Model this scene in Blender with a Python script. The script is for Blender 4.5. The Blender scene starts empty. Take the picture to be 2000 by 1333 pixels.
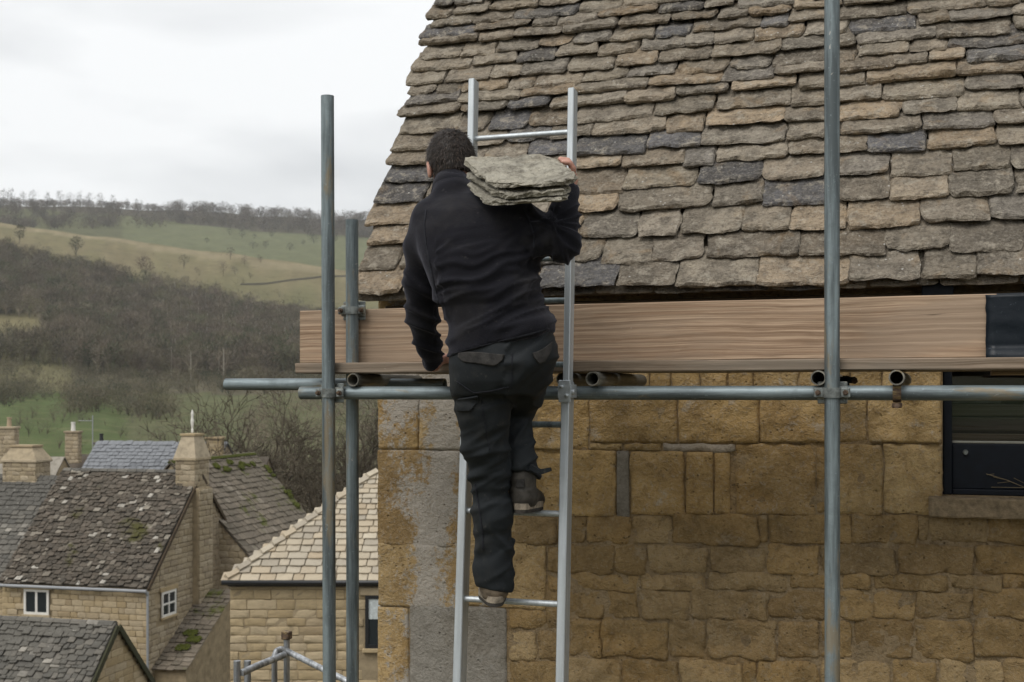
import bpy, bmesh, math, random
import numpy as np
from mathutils import Vector, Matrix, noise as mnoise
from mathutils.bvhtree import BVHTree

scene = bpy.context.scene
COL = scene.collection
R = math.radians

# ------------------------------------------------------------------ camera
F, CX, HY, YAW = 2400.0, 1000.0, 768.0, R(18.9)      # eye level runs through row 768 of the 2000 x 1333 photograph
cam = bpy.data.cameras.new('camera')
cam.sensor_width = 36.0
cam.lens = 36.0 * F / 2000.0
cam.shift_y = (HY - 666.5) / 2000.0
cam.clip_start = 0.05
cam.clip_end = 20000
cam.dof.use_dof = True
cam.dof.focus_distance = 4.05
cam.dof.aperture_fstop = 9.0
camo = bpy.data.objects.new('camera', cam)
camo.rotation_euler = (R(90), 0, YAW)
COL.objects.link(camo)
scene.camera = camo

# ------------------------------------------------------------------ sky and light (overcast)
SUN_EL, SUN_AZ = R(50), R(200)      # azimuth measured from +Y clockwise (behind the camera, a little to the left)
world = bpy.data.worlds.new('World')
scene.world = world
world.use_nodes = True
wn, wl = world.node_tree.nodes, world.node_tree.links
wn.clear()
wout = wn.new('ShaderNodeOutputWorld')
bg = wn.new('ShaderNodeBackground')
sky = wn.new('ShaderNodeTexSky')
sky.sky_type = 'NISHITA'
sky.sun_disc = False
sky.sun_elevation = SUN_EL
sky.sun_rotation = SUN_AZ
sky.dust_density = 3.0
bg.inputs['Strength'].default_value = 0.10
tc = wn.new('ShaderNodeTexCoord')
mp = wn.new('ShaderNodeMapping'); mp.inputs['Scale'].default_value = (1, 1, 2.6)
mp.inputs['Location'].default_value = (0.35, 0.2, 0.1)
wl.new(tc.outputs['Generated'], mp.inputs['Vector'])
nz = wn.new('ShaderNodeTexNoise'); nz.inputs['Scale'].default_value = 2.2; nz.inputs['Detail'].default_value = 5
nz.inputs['Roughness'].default_value = 0.5; nz.inputs['Distortion'].default_value = 0.3
wl.new(mp.outputs[0], nz.inputs['Vector'])
cr = wn.new('ShaderNodeValToRGB')
cr.color_ramp.elements[0].position = 0.40; cr.color_ramp.elements[0].color = (6.1, 6.25, 6.4, 1)
cr.color_ramp.elements[1].position = 0.58; cr.color_ramp.elements[1].color = (8.6, 8.7, 8.75, 1)
wl.new(nz.outputs['Fac'], cr.inputs['Fac'])
mx = wn.new('ShaderNodeMix'); mx.data_type = 'RGBA'; mx.inputs[0].default_value = 0.95   # a nearly closed cloud layer over the clear sky
wl.new(sky.outputs[0], mx.inputs[6]); wl.new(cr.outputs[0], mx.inputs[7])
wl.new(mx.outputs[2], bg.inputs['Color'])
wl.new(bg.outputs[0], wout.inputs[0])

sun = bpy.data.lights.new('sun', 'SUN')
sun.energy = 1.5
sun.angle = R(35)
sun.color = (1.0, 0.97, 0.93)
suno = bpy.data.objects.new('sun', sun)
_d = Vector((math.sin(SUN_AZ) * math.cos(SUN_EL), math.cos(SUN_AZ) * math.cos(SUN_EL), math.sin(SUN_EL)))
suno.rotation_euler = (-_d).to_track_quat('-Z', 'Y').to_euler()
suno.location = (0, 0, 30)
COL.objects.link(suno)

vs = scene.view_settings
vs.view_transform = 'Standard'; vs.look = 'None'; vs.gamma = 1.0; vs.use_curve_mapping = False
vs.exposure = 0.30
scene.cycles.use_denoising = True
scene.cycles.max_bounces = 6
scene.cycles.volume_bounces = 1

# ------------------------------------------------------------------ helpers
CF = Vector((-math.sin(YAW), math.cos(YAW), 0)); CR_ = Vector((math.cos(YAW), math.sin(YAW), 0)); UP = Vector((0, 0, 1))
def ray(px, py): return CF + CR_ * ((px - CX) / F) + UP * ((HY - py) / F)
def P(px, py, Y):                      # point at wall-parallel depth Y
    d = ray(px, py); return d * (Y / d.y)
def C(px, py, d): return ray(px, py) * d           # point at axial distance d
def cam2w(x, d, z): return CR_ * x + CF * d + UP * z
def wpx(v):                            # world -> photograph pixel (used for checks and layout of far things)
    d = v.dot(CF); return CX + F * v.dot(CR_) / d, HY - F * v.z / d

def tag(o, label=None, cat=None, group=None, kind=None):
    if label: o['label'] = label
    if cat: o['category'] = cat
    if group: o['group'] = group
    if kind: o['kind'] = kind
    return o
def link(o, parent=None):
    COL.objects.link(o)
    if parent is not None: o.parent = parent
    return o
def empty(name, loc=(0, 0, 0), parent=None):
    o = bpy.data.objects.new(name, None); o.location = loc; o.empty_display_size = 0.1
    return link(o, parent)
def setmat(me, mat):
    for m in (mat if isinstance(mat, (list, tuple)) else [mat]): me.materials.append(m)
def mesh_obj(name, verts, faces, mat, parent=None, smooth=False, matrix=None):
    me = bpy.data.meshes.new(name)
    me.from_pydata([tuple(v) for v in verts], [], faces)
    me.update()
    if smooth: me.polygons.foreach_set('use_smooth', [True] * len(me.polygons))
    if mat: setmat(me, mat)
    o = bpy.data.objects.new(name, me)
    link(o, parent)
    if matrix is not None:
        o.matrix_basis = matrix
    return o
def me_obj(name, me, parent=None, matrix=None):
    o = bpy.data.objects.new(name, me); link(o, parent)
    if matrix is not None: o.matrix_basis = matrix
    return o
def frame(o, u, v, n):                 # matrix with columns u, v, n at origin o
    m = Matrix.Identity(4)
    for i in range(3):
        m[i][0] = u[i]; m[i][1] = v[i]; m[i][2] = n[i]; m[i][3] = o[i]
    return m

class MB:
    """collects simple solids for one mesh"""
    def __init__(s): s.v = []; s.f = []; s.sm = []
    def add(s, vs_, fs, smooth=False):
        b = len(s.v); s.v += [Vector(x) for x in vs_]
        for f in fs: s.f.append([b + i for i in f]); s.sm.append(smooth)
    def box(s, lo, hi, bev=0.0, M_=None):
        x0, y0, z0 = lo; x1, y1, z1 = hi
        if bev <= 0:
            V = [(x0,y0,z0),(x1,y0,z0),(x1,y1,z0),(x0,y1,z0),(x0,y0,z1),(x1,y0,z1),(x1,y1,z1),(x0,y1,z1)]
            Fc = [(0,3,2,1),(4,5,6,7),(0,1,5,4),(1,2,6,5),(2,3,7,6),(3,0,4,7)]
        else:
            b = bev; V = []; idx = {}
            for i, x in enumerate((x0, x1)):
                for j, y in enumerate((y0, y1)):
                    for k, z in enumerate((z0, z1)):
                        sx, sy, sz = 1 - 2*i, 1 - 2*j, 1 - 2*k
                        idx[i,j,k] = len(V)
                        V += [(x, y+sy*b, z+sz*b), (x+sx*b, y, z+sz*b), (x+sx*b, y+sy*b, z)]
            g = lambda i,j,k,a: idx[i,j,k] + a
            Fc = []
            for i in (0, 1):
                q = [g(i,0,0,0), g(i,1,0,0), g(i,1,1,0), g(i,0,1,0)]; Fc.append(q if i else q[::-1])
                q = [g(0,i,0,1), g(0,i,1,1), g(1,i,1,1), g(1,i,0,1)]; Fc.append(q if i else q[::-1])
                q = [g(0,0,i,2), g(1,0,i,2), g(1,1,i,2), g(0,1,i,2)]; Fc.append(q if i else q[::-1])
            for a in (0, 1):
                for c in (0, 1):
                    Fc.append([g(a,c,0,0), g(a,c,1,0), g(a,c,1,1), g(a,c,0,1)])
                    Fc.append([g(a,0,c,0), g(a,1,c,0), g(a,1,c,2), g(a,0,c,2)])
                    Fc.append([g(0,a,c,1), g(1,a,c,1), g(1,a,c,2), g(0,a,c,2)])
            for i in (0, 1):
                for j in (0, 1):
                    for k in (0, 1): Fc.append([g(i,j,k,0), g(i,j,k,1), g(i,j,k,2)])
        if M_ is not None: V = [M_ @ Vector(v) for v in V]
        s.add(V, Fc)
    def tube(s, a, b, r, seg=20, inner=None, cap=True, r2=None, rings=1, wob=0.0):
        a = Vector(a); b = Vector(b); d = (b - a).normalized()
        x = d.orthogonal().normalized(); y = d.cross(x)
        r2 = r if r2 is None else r2
        V = []; Fc = []
        def ring(c, rr):
            k = len(V)
            for i in range(seg):
                t = 2 * math.pi * i / seg
                V.append(c + x * (rr * math.cos(t)) + y * (rr * math.sin(t)))
            return k
        def bridge(k0, k1):
            for i in range(seg):
                j = (i + 1) % seg; Fc.append([k0 + i, k0 + j, k1 + j, k1 + i])
        ks = []
        for q in range(rings + 1):
            t = q / rings; c = a.lerp(b, t)
            if wob and 0 < q < rings: c = c + x * random.uniform(-wob, wob) + y * random.uniform(-wob, wob)
            ks.append(ring(c, r + (r2 - r) * t))
        for k0, k1 in zip(ks, ks[1:]): bridge(k0, k1)
        if inner:
            i0 = ring(a, inner); i1 = ring(b, inner)
            dep = min(0.3, (b - a).length * 0.45)
            j0 = ring(a + d * dep, inner); j1 = ring(b - d * dep, inner)
            bridge(i0, ks[0]); bridge(ks[-1], i1); bridge(j0, i0); bridge(i1, j1)
            Fc.append([j0 + i for i in range(seg)]); Fc.append([j1 + i for i in range(seg)][::-1])
        elif cap:
            Fc.append([ks[0] + i for i in range(seg)][::-1]); Fc.append([ks[-1] + i for i in range(seg)])
        s.add(V, Fc, True)
    def build(s, name, mat, parent=None, matrix=None, recalc=True, autosmooth=35):
        me = bpy.data.meshes.new(name)
        me.from_pydata([tuple(v) for v in s.v], [], s.f); me.update()
        if recalc:
            bm = bmesh.new(); bm.from_mesh(me); bmesh.ops.recalc_face_normals(bm, faces=bm.faces)
            if any(s.sm):
                for e in bm.edges:
                    if len(e.link_faces) == 2 and e.calc_face_angle(0) > R(autosmooth): e.smooth = False
                for f, q in zip(bm.faces, s.sm): f.smooth = q
            bm.to_mesh(me); bm.free()
        if mat: setmat(me, mat)
        return me_obj(name, me, parent, matrix)

def nz3(p, seed=0.0, oct=3):
    return mnoise.fractal(Vector(p) + Vector((seed * 7.13, seed * 3.71, seed * 1.97)), 1.0, 2.0, oct)

def slab_mesh(name, w, h, t, nu, nv, relief=0.004, jag=0.004, seed=0, rc=0.02, bev=0.006, fs=9.0, mats=None, vclip=None, bow=0.0):
    """rough stone slab: u in 0..w, v in 0..h, outer face near n=0, back at n=-t, chipped outline"""
    def axis(n, L):
        e = min(0.012, L * 0.08)
        return [0.0] + [e + (L - 2*e) * i / max(1, n - 2) for i in range(n - 1)] + [L] if n > 2 else [L * i / n for i in range(n + 1)]
    us, vs2 = axis(nu, w), axis(nv, h); nu = len(us) - 1; nv = len(vs2) - 1
    V = []; F2 = []
    rc = min(rc, w * 0.45, h * 0.45)
    def shape(u, v):
        cu = min(u, w - u); cv = min(v, h - v)
        if cu < rc and cv < rc and rc > 0:
            a = 1 - cu / rc; b = 1 - cv / rc
            k = max(a, b) / max(1e-6, math.hypot(a, b))
            a2, b2 = a * k, b * k
            u = (rc * (1 - a2)) if u < w / 2 else w - rc * (1 - a2)
            v = (rc * (1 - b2)) if v < h / 2 else h - rc * (1 - b2)
        return u, v
    ids = {}
    for j, v in enumerate(vs2):
        for i, u in enumerate(us):
            uu, vv = shape(u, v)
            bd = i in (0, nu) or j in (0, nv)
            q = (u * 14, v * 14, seed)
            if bd:
                uu += jag * nz3(q, seed + 1); vv += jag * nz3(q, seed + 2)
            elif 0:
                pass
            z = relief * nz3((u * fs, v * fs, 0.3), seed + 5, 4) * 1.6 + bow * (1 - (2*u/w - 1)**2)
            if bd: z -= bev * (0.7 + 0.7 * nz3((u * 20, v * 20, 0), seed + 9))
            if vclip: uu, vv = vclip(uu, vv)
            ids[i, j] = len(V); V.append((uu, vv, z))
    for j in range(nv):
        for i in range(nu): F2.append((ids[i,j], ids[i+1,j], ids[i+1,j+1], ids[i,j+1]))
    loop = [ids[i,0] for i in range(nu)] + [ids[nu,j] for j in range(nv)] + [ids[i,nv] for i in range(nu,0,-1)] + [ids[0,j] for j in range(nv,0,-1)]
    cu, cv = w/2, h/2
    prev = loop
    for k, (zz, out) in enumerate(((-0.5 * t, 0.6 * jag), (-t, -0.4 * jag))):
        ring = []
        for m, vi in enumerate(loop):
            x, y, z = V[vi]
            dx, dy = x - cu, y - cv; L = math.hypot(dx, dy) or 1
            o = out + jag * 0.7 * nz3((x * 18, y * 18, zz * 60), seed + 20 + k)
            ring.append(len(V)); V.append((x + dx / L * o, y + dy / L * o, zz + (0 if k else relief * 0.8 * nz3((x * 25, y * 25, 1), seed + 30))))
        for m in range(len(loop)):
            n2 = (m + 1) % len(loop)
            F2.append((prev[n2], prev[m], ring[m], ring[n2]))
        prev = ring
    F2.append(tuple(prev[::-1]))
    me = bpy.data.meshes.new(name); me.from_pydata(V, [], F2); me.update()
    if mats: setmat(me, mats)
    return me

# ------------------------------------------------------------------ materials
class NT:
    def __init__(s, name):
        s.m = bpy.data.materials.new(name); s.m.use_nodes = True
        s.n = s.m.node_tree.nodes; s.l = s.m.node_tree.links
        s.b = s.n['Principled BSDF']
    def set(s, k, v):
        if isinstance(v, bpy.types.NodeSocket): s.l.new(v, s.b.inputs[k])
        else: s.b.inputs[k].default_value = v
        return s
    def _in(s, sock, v):
        if isinstance(v, bpy.types.NodeSocket): s.l.new(v, sock)
        elif isinstance(v, (tuple, list)) and len(v) == 3 and sock.type == 'RGBA': sock.default_value = (*v, 1)
        else: sock.default_value = v
    def co(s, kind='Object'): return s.n.new('ShaderNodeTexCoord').outputs[kind]
    def pos(s): return s.n.new('ShaderNodeNewGeometry').outputs['Position']
    def rnd(s): return s.n.new('ShaderNodeObjectInfo').outputs['Random']
    def island(s): return s.n.new('ShaderNodeNewGeometry').outputs['Random Per Island']
    def attr(s, name):
        a = s.n.new('ShaderNodeAttribute'); a.attribute_name = name; return a.outputs['Color']
    def map(s, vec, scale=(1,1,1), loc=(0,0,0), rot=(0,0,0)):
        m = s.n.new('ShaderNodeMapping'); s.l.new(vec, m.inputs[0])
        m.inputs['Scale'].default_value = scale; s._in(m.inputs['Location'], loc); m.inputs['Rotation'].default_value = rot
        return m.outputs[0]
    def noise(s, vec, scale, detail=4, rough=0.55, dist=0.0):
        n = s.n.new('ShaderNodeTexNoise'); s.l.new(vec, n.inputs['Vector'])
        s._in(n.inputs['Scale'], scale); n.inputs['Detail'].default_value = detail
        n.inputs['Roughness'].default_value = rough; n.inputs['Distortion'].default_value = dist
        return n.outputs['Fac']
    def vor(s, vec, scale, feat='F1', out='Distance', rand=1.0):
        n = s.n.new('ShaderNodeTexVoronoi'); s.l.new(vec, n.inputs['Vector']); n.feature = feat
        s._in(n.inputs['Scale'], scale); n.inputs['Randomness'].default_value = rand
        return n.outputs[out]
    def wave(s, vec, scale, dist=4, detail=3, dscale=1.0, direction='X', typ='BANDS'):
        n = s.n.new('ShaderNodeTexWave'); s.l.new(vec, n.inputs['Vector']); n.wave_type = typ
        if typ == 'BANDS': n.bands_direction = direction
        n.inputs['Scale'].default_value = scale; n.inputs['Distortion'].default_value = dist
        n.inputs['Detail'].default_value = detail; n.inputs['Detail Scale'].default_value = dscale
        return n.outputs['Fac']
    def ramp(s, fac, stops, interp='LINEAR'):
        n = s.n.new('ShaderNodeValToRGB'); s.l.new(fac, n.inputs[0]); e = n.color_ramp.elements
        n.color_ramp.interpolation = interp
        while len(e) < len(stops): e.new(0.5)
        for q, (p, c) in zip(e, stops):
            q.position = p
            if not isinstance(c, (tuple, list)): c = (c, c, c)
            q.color = (*c, 1)
        return n.outputs[0]
    def mix(s, fac, a, b, mode='MIX'):
        n = s.n.new('ShaderNodeMix'); n.data_type = 'RGBA'; n.blend_type = mode
        s._in(n.inputs[0], fac); s._in(n.inputs[6], a); s._in(n.inputs[7], b); return n.outputs[2]
    def math(s, op, a, b=0.0, c=None, clamp=False):
        n = s.n.new('ShaderNodeMath'); n.operation = op; n.use_clamp = clamp
        s._in(n.inputs[0], a); s._in(n.inputs[1], b)
        if c is not None: s._in(n.inputs[2], c)
        return n.outputs[0]
    def vadd(s, a, b):
        n = s.n.new('ShaderNodeVectorMath'); n.operation = 'ADD'; s._in(n.inputs[0], a); s._in(n.inputs[1], b); return n.outputs[0]
    def vscale(s, sock, k):
        n = s.n.new('ShaderNodeVectorMath'); n.operation = 'SCALE'; s._in(n.inputs[0], sock); s._in(n.inputs[3], k); return n.outputs[0]
    def sep(s, v):
        n = s.n.new('ShaderNodeSeparateXYZ'); s.l.new(v, n.inputs[0]); return n.outputs
    def comb(s, x, y, z):
        n = s.n.new('ShaderNodeCombineXYZ'); s._in(n.inputs[0], x); s._in(n.inputs[1], y); s._in(n.inputs[2], z); return n.outputs[0]
    def bump(s, h, strength=0.5, dist=0.01, normal=None):
        n = s.n.new('ShaderNodeBump'); s.l.new(h, n.inputs['Height']); n.inputs['Strength'].default_value = strength
        n.inputs['Distance'].default_value = dist
        if normal is not None: s.l.new(normal, n.inputs['Normal'])
        return n.outputs[0]
    def rvec(s, vec=None, k=37.0, src='obj'):
        """object coordinates shifted by the object's own random number"""
        vec = s.co() if vec is None else vec
        r = s.rnd() if src == 'obj' else s.island()
        return s.vadd(vec, s.comb(s.math('MULTIPLY', r, k), s.math('MULTIPLY', r, k * 1.7), s.math('MULTIPLY', r, k * 0.6)))

def stone_mat(name, palette, dark=(0.05,0.045,0.04), lichen=(0.45,0.45,0.42), lich_amt=0.60, sc=1.0, src='obj', bump=0.6, moss=None, moss_amt=0.7, var=0.5, speck=0.35):
    t = NT(name)
    r = t.rnd() if src == 'obj' else t.island()
    base = t.ramp(r, palette, 'LINEAR')
    v = t.rvec(src=src)
    n1 = t.noise(v, 7 * sc, 6, 0.65, 0.4)
    n2 = t.noise(v, 38 * sc, 5, 0.7)
    n3 = t.noise(v, 130 * sc, 3, 0.7)
    col = t.mix(t.ramp(n1, [(0.34, 1.0), (0.58, 0.0)]), base, dark, 'MIX') if False else t.mix(t.math('MULTIPLY', t.ramp(n1, [(0.30, 1.0), (0.56, 0.0)]), var), base, dark)
    col = t.mix(t.math('MULTIPLY', t.ramp(n2, [(0.50, 0.0), (0.72, 1.0)]), speck), col, dark)
    col = t.mix(t.math('MULTIPLY', t.ramp(n3, [(0.42, 0.0), (0.75, 1.0)]), 0.35), col, lichen)
    lm = t.noise(t.rvec(k=91, src=src), 16 * sc, 5, 0.7, 0.5)
    col = t.mix(t.math('MULTIPLY', t.ramp(lm, [(lich_amt, 0.0), (lich_amt + 0.07, 1.0)]), 0.75), col, lichen)
    if moss:
        mm = t.noise(t.pos(), 1.4 * sc * 0.8, 6, 0.7, 0.3)
        col = t.mix(t.ramp(mm, [(moss_amt, 0.0), (moss_amt + 0.08, 1.0)]), col, moss)
    t.set('Base Color', col).set('Roughness', 0.9)
    t.b.inputs['Specular IOR Level'].default_value = 0.25
    h = t.math('ADD', t.math('MULTIPLY', n1, 0.8), t.math('ADD', t.math('MULTIPLY', n2, 0.55), t.math('MULTIPLY', n3, 0.22)))
    t.set('Normal', t.bump(h, bump, 0.02 / sc))
    return t.m

def lin(r, g, b):
    f = lambda c: ((c/255+0.055)/1.055)**2.4 if c > 10 else c/255/12.92
    return (f(r), f(g), f(b))

MAT = {}
def riven_mat(name, palette, bright=(0.70, 1.28), cream=(0.46,0.41,0.33), creamamt=0.6, bumpk=1.0, orange=0.32):
    t = NT(name); r = t.rnd()
    v = t.rvec()
    j = t.math('FRACT', t.math('MULTIPLY', r, 17.31))
    br = t.math('ADD', bright[0], t.math('MULTIPLY', j, bright[1] - bright[0]))
    col = t.mix(1.0, t.ramp(r, palette), t.comb(br, br, br), 'MULTIPLY')
    big = t.noise(v, 8.5, 5, 0.62, 0.7); med = t.noise(v, 30, 5, 0.72, 0.3); fin = t.noise(v, 85, 3, 0.7)
    v2 = t.rvec(k=83)
    col = t.mix(t.math('MULTIPLY', t.ramp(big, [(0.38, 1.0), (0.54, 0.0)]), 0.52), col, (0.10,0.087,0.070))
    col = t.mix(t.math('MULTIPLY', t.ramp(med, [(0.52, 0.0), (0.66, 1.0)]), 0.55), col, (0.075,0.064,0.053))
    col = t.mix(t.math('MULTIPLY', t.ramp(t.noise(v2, 21, 5, 0.72), [(0.53, 0.0), (0.63, 1.0)]), creamamt), col, cream)
    col = t.mix(t.math('MULTIPLY', t.ramp(t.noise(v2, 7, 4, 0.6, 0.5), [(0.58, 0.0), (0.68, 1.0)]), orange), col, (0.36,0.235,0.115))
    col = t.mix(t.math('MULTIPLY', t.ramp(fin, [(0.50, 0.0), (0.70, 1.0)]), 0.40), col, (0.44,0.40,0.33))
    col = t.mix(t.math('MULTIPLY', t.ramp(fin, [(0.30, 1.0), (0.46, 0.0)]), 0.45), col, (0.060,0.052,0.042))
    dots = t.math('MULTIPLY', t.ramp(t.vor(v2, 34), [(0.10, 1.0), (0.16, 0.0)]), t.ramp(t.noise(v2, 5, 2, 0.5), [(0.54, 0.0), (0.60, 1.0)]))
    col = t.mix(t.math('MULTIPLY', dots, 0.8), col, (0.60,0.58,0.53))
    t.set('Base Color', col).set('Roughness', 0.92); t.b.inputs['Specular IOR Level'].default_value = 0.2
    lay = t.noise(t.map(v, (1.0, 2.6, 1.0)), 11, 5, 0.7, 0.6)
    h = t.math('ADD', t.math('ADD', t.math('MULTIPLY', lay, 1.5), t.math('MULTIPLY', med, 0.9)), t.math('MULTIPLY', fin, 0.40))
    t.set('Normal', t.bump(h, bumpk, 0.022))
    return t.m
MAT['tile'] = riven_mat('roof stone', [(0.0,(0.285,0.240,0.185)),(0.20,(0.335,0.288,0.222)),(0.36,(0.30,0.245,0.18)),(0.52,(0.30,0.265,0.215)),(0.64,(0.41,0.31,0.205)),(0.76,(0.315,0.275,0.22)),(0.84,(0.20,0.19,0.18)),(0.92,(0.145,0.142,0.147)),(1.0,(0.39,0.33,0.245))])
MAT['slab'] = riven_mat('carried stone', [(0.0,(0.40,0.375,0.305)),(1.0,(0.43,0.40,0.325))], (0.95, 1.08), (0.55,0.52,0.44), 0.45, 1.0, 0.1)
def wall_mat(name, palette, dark, lichen, spots, bright=(0.82, 1.2), iron=1.0):
    t = NT(name); r = t.rnd()
    j = t.math('FRACT', t.math('MULTIPLY', r, 23.7)); br = t.math('ADD', bright[0], t.math('MULTIPLY', j, bright[1] - bright[0]))
    base = t.mix(1.0, t.ramp(r, palette), t.comb(br, br, br), 'MULTIPLY')
    p = t.pos(); v = t.rvec()
    n1 = t.noise(p, 4.5, 6, 0.65, 0.5); med = t.noise(v, 19, 6, 0.72, 0.4); fin = t.noise(v, 75, 4, 0.72); crust = t.noise(p, 9.5, 7, 0.75, 0.3)
    col = t.mix(t.math('MULTIPLY', t.ramp(n1, [(0.36, 1.0), (0.56, 0.0)]), 0.50), base, dark)
    col = t.mix(t.math('MULTIPLY', t.ramp(t.noise(p, 2.6, 4, 0.6, 0.4), [(0.50, 0.0), (0.64, 1.0)]), 0.40 * iron), col, (0.40,0.245,0.09))
    col = t.mix(t.math('MULTIPLY', t.ramp(med, [(0.52, 0.0), (0.64, 1.0)]), 0.50), col, dark)
    col = t.mix(t.math('MULTIPLY', t.ramp(med, [(0.32, 1.0), (0.45, 0.0)]), 0.35), col, (0.50,0.37,0.20) if iron > .5 else (0.36,0.33,0.28))
    col = t.mix(t.math('MULTIPLY', t.ramp(crust, [(0.585, 0.0), (0.655, 1.0)]), 0.50 * spots), col, lichen)
    # lime residue down the quoins
    xyz = t.sep(p)
    wob = t.math('MULTIPLY', t.math('SUBTRACT', t.noise(t.map(p, (2, 2, 1.1)), 2.0, 4, 0.6), 0.5), 0.75)
    dx = t.math('ABSOLUTE', t.math('SUBTRACT', t.math('ADD', xyz[0], wob), -2.00))
    band = t.ramp(dx, [(0.0, 1.0), (0.30, 0.0)])
    scab = t.math('ADD', t.math('MULTIPLY', t.noise(p, 48, 4, 0.75), 0.55), t.math('MULTIPLY', t.noise(p, 9, 5, 0.7), 0.45))
    m1 = t.ramp(t.math('ADD', t.math('MULTIPLY', band, 0.35), scab), [(0.61, 0.0), (0.70, 1.0)])
    col = t.mix(t.math('MULTIPLY', m1, 0.85 * spots), col, lichen)
    pit = t.math('MULTIPLY', t.ramp(t.vor(v, 42), [(0.10, 1.0), (0.22, 0.0)]), t.ramp(t.noise(v, 8, 3, 0.6), [(0.48, 0.0), (0.58, 1.0)]))
    col = t.mix(t.math('MULTIPLY', pit, 0.6), col, tuple(c * 0.5 for c in dark))
    col = t.mix(t.math('MULTIPLY', t.ramp(fin, [(0.52, 0.0), (0.72, 1.0)]), 0.42), col, lichen)
    col = t.mix(t.math('MULTIPLY', t.ramp(fin, [(0.30, 1.0), (0.45, 0.0)]), 0.45), col, tuple(c * 0.8 for c in dark))
    crk = t.ramp(t.math('ABSOLUTE', t.math('SUBTRACT', t.noise(p, 3.4, 5, 0.62, 0.8), 0.5)), [(0.0, 1.0), (0.012, 0.0)])
    crk = t.math('MULTIPLY', crk, t.ramp(n1, [(0.50, 0.0), (0.58, 1.0)]))
    col = t.mix(t.math('MULTIPLY', crk, 0.0), col, tuple(c * 0.4 for c in dark))
    t.set('Base Color', col).set('Roughness', 0.93)
    t.b.inputs['Specular IOR Level'].default_value = 0.2
    h = t.math('ADD', t.math('ADD', t.math('MULTIPLY', n1, 0.6), t.math('MULTIPLY', med, 1.3)), t.math('SUBTRACT', t.math('MULTIPLY', fin, 0.5), t.math('ADD', t.math('MULTIPLY', pit, 0.35), t.math('MULTIPLY', crk, 0.0))))
    t.set('Normal', t.bump(h, 0.9, 0.02))
    return t.m
MAT['ashlar'] = wall_mat('honey ashlar', [(0,(0.46,0.32,0.145)),(0.4,(0.425,0.285,0.122)),(0.7,(0.50,0.36,0.18)),(1,(0.39,0.262,0.118))], (0.20,0.13,0.058), (0.46,0.43,0.385), 1.0)
MAT['rubble'] = wall_mat('brown rubble', [(0,(0.325,0.222,0.102)),(0.35,(0.345,0.232,0.103)),(0.6,(0.29,0.205,0.104)),(0.8,(0.41,0.30,0.16)),(1,(0.275,0.182,0.082))], (0.165,0.110,0.052), (0.36,0.32,0.25), 0.6)
MAT['cement'] = wall_mat('grey cemented stone', [(0,(0.27,0.245,0.205)),(1,(0.29,0.26,0.215))], (0.17,0.148,0.115), (0.36,0.34,0.30), 0.5, iron=0.0)
MAT['mortar'] = wall_mat('lime mortar', [(0,(0.27,0.20,0.115)),(1,(0.27,0.20,0.115))], (0.13,0.092,0.052), (0.34,0.30,0.24), 0.7)
MAT['scab'] = wall_mat('pale lime patch', [(0,(0.33,0.285,0.225)),(1,(0.36,0.31,0.25))], (0.22,0.18,0.13), (0.45,0.42,0.37), 0.7, iron=0.2)

def metal_mat(name, base, metallic=0.65, rough=0.45, rust=0.5, axis_scale=(30,30,2.0), light=1.35, blot=1.0):
    t = NT(name)
    v = t.rvec()
    st = t.noise(t.map(v, axis_scale), 1.0, 5, 0.65)
    n2 = t.noise(v, 14, 5, 0.65, 0.4)
    n3 = t.noise(v, 95, 3, 0.6)
    col = t.mix(t.ramp(st, [(0.40, 0.0), (0.62, 1.0)]), tuple(c * (1 - 0.5 * blot) for c in base), tuple(c * light for c in base))
    col = t.mix(t.math('MULTIPLY', t.ramp(n2, [(0.5, 0.0), (0.7, 1.0)]), 0.45 * blot), col, tuple(c * 0.6 for c in base))
    rm = t.math('MULTIPLY', t.ramp(t.noise(t.map(v, (axis_scale[0]*0.4, axis_scale[1]*0.4, axis_scale[2]*1.2)), 1.0, 6, 0.7, 0.3), [(0.55, 0.0), (0.64, 1.0)]), rust)
    col = t.mix(rm, col, (0.24, 0.17, 0.075))
    col = t.mix(t.math('MULTIPLY', t.ramp(n3, [(0.62, 0.0), (0.75, 1.0)]), 0.4 * blot), col, tuple(min(1, c * 1.9) for c in base))
    sp = t.ramp(t.noise(v, 33, 5, 0.72, 0.4), [(0.665, 0.0), (0.70, 1.0)])
    col = t.mix(t.math('MULTIPLY', sp, 0.7 if rust > 0.3 else 0.12), col, (0.46,0.44,0.40))
    t.set('Base Color', col)
    t.set('Metallic', t.math('SUBTRACT', metallic, t.math('MULTIPLY', rm, metallic)))
    t.set('Roughness', t.math('ADD', rough, t.math('MULTIPLY', n2, 0.22)))
    t.set('Normal', t.bump(t.math('ADD', n2, t.math('MULTIPLY', n3, 0.4)), 0.12, 0.004))
    return t.m
MAT['galv'] = metal_mat('weathered galvanised tube', (0.185,0.222,0.232), 0.45, 0.42, 0.6)
MAT['galv_brown'] = metal_mat('dirty galvanised tube', (0.20,0.19,0.16), 0.3, 0.5, 0.9)
MAT['alu'] = metal_mat('aluminium', (0.54,0.58,0.60), 0.55, 0.38, 0.12, (60,3,60), 1.05, 0.3)
MAT['coupler'] = metal_mat('coupler steel', (0.24,0.26,0.25), 0.6, 0.4, 0.4, (20,20,20))
MAT['bolt'] = metal_mat('rusty bolt', (0.12,0.08,0.055), 0.4, 0.6, 1.0, (40,40,40))

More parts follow.
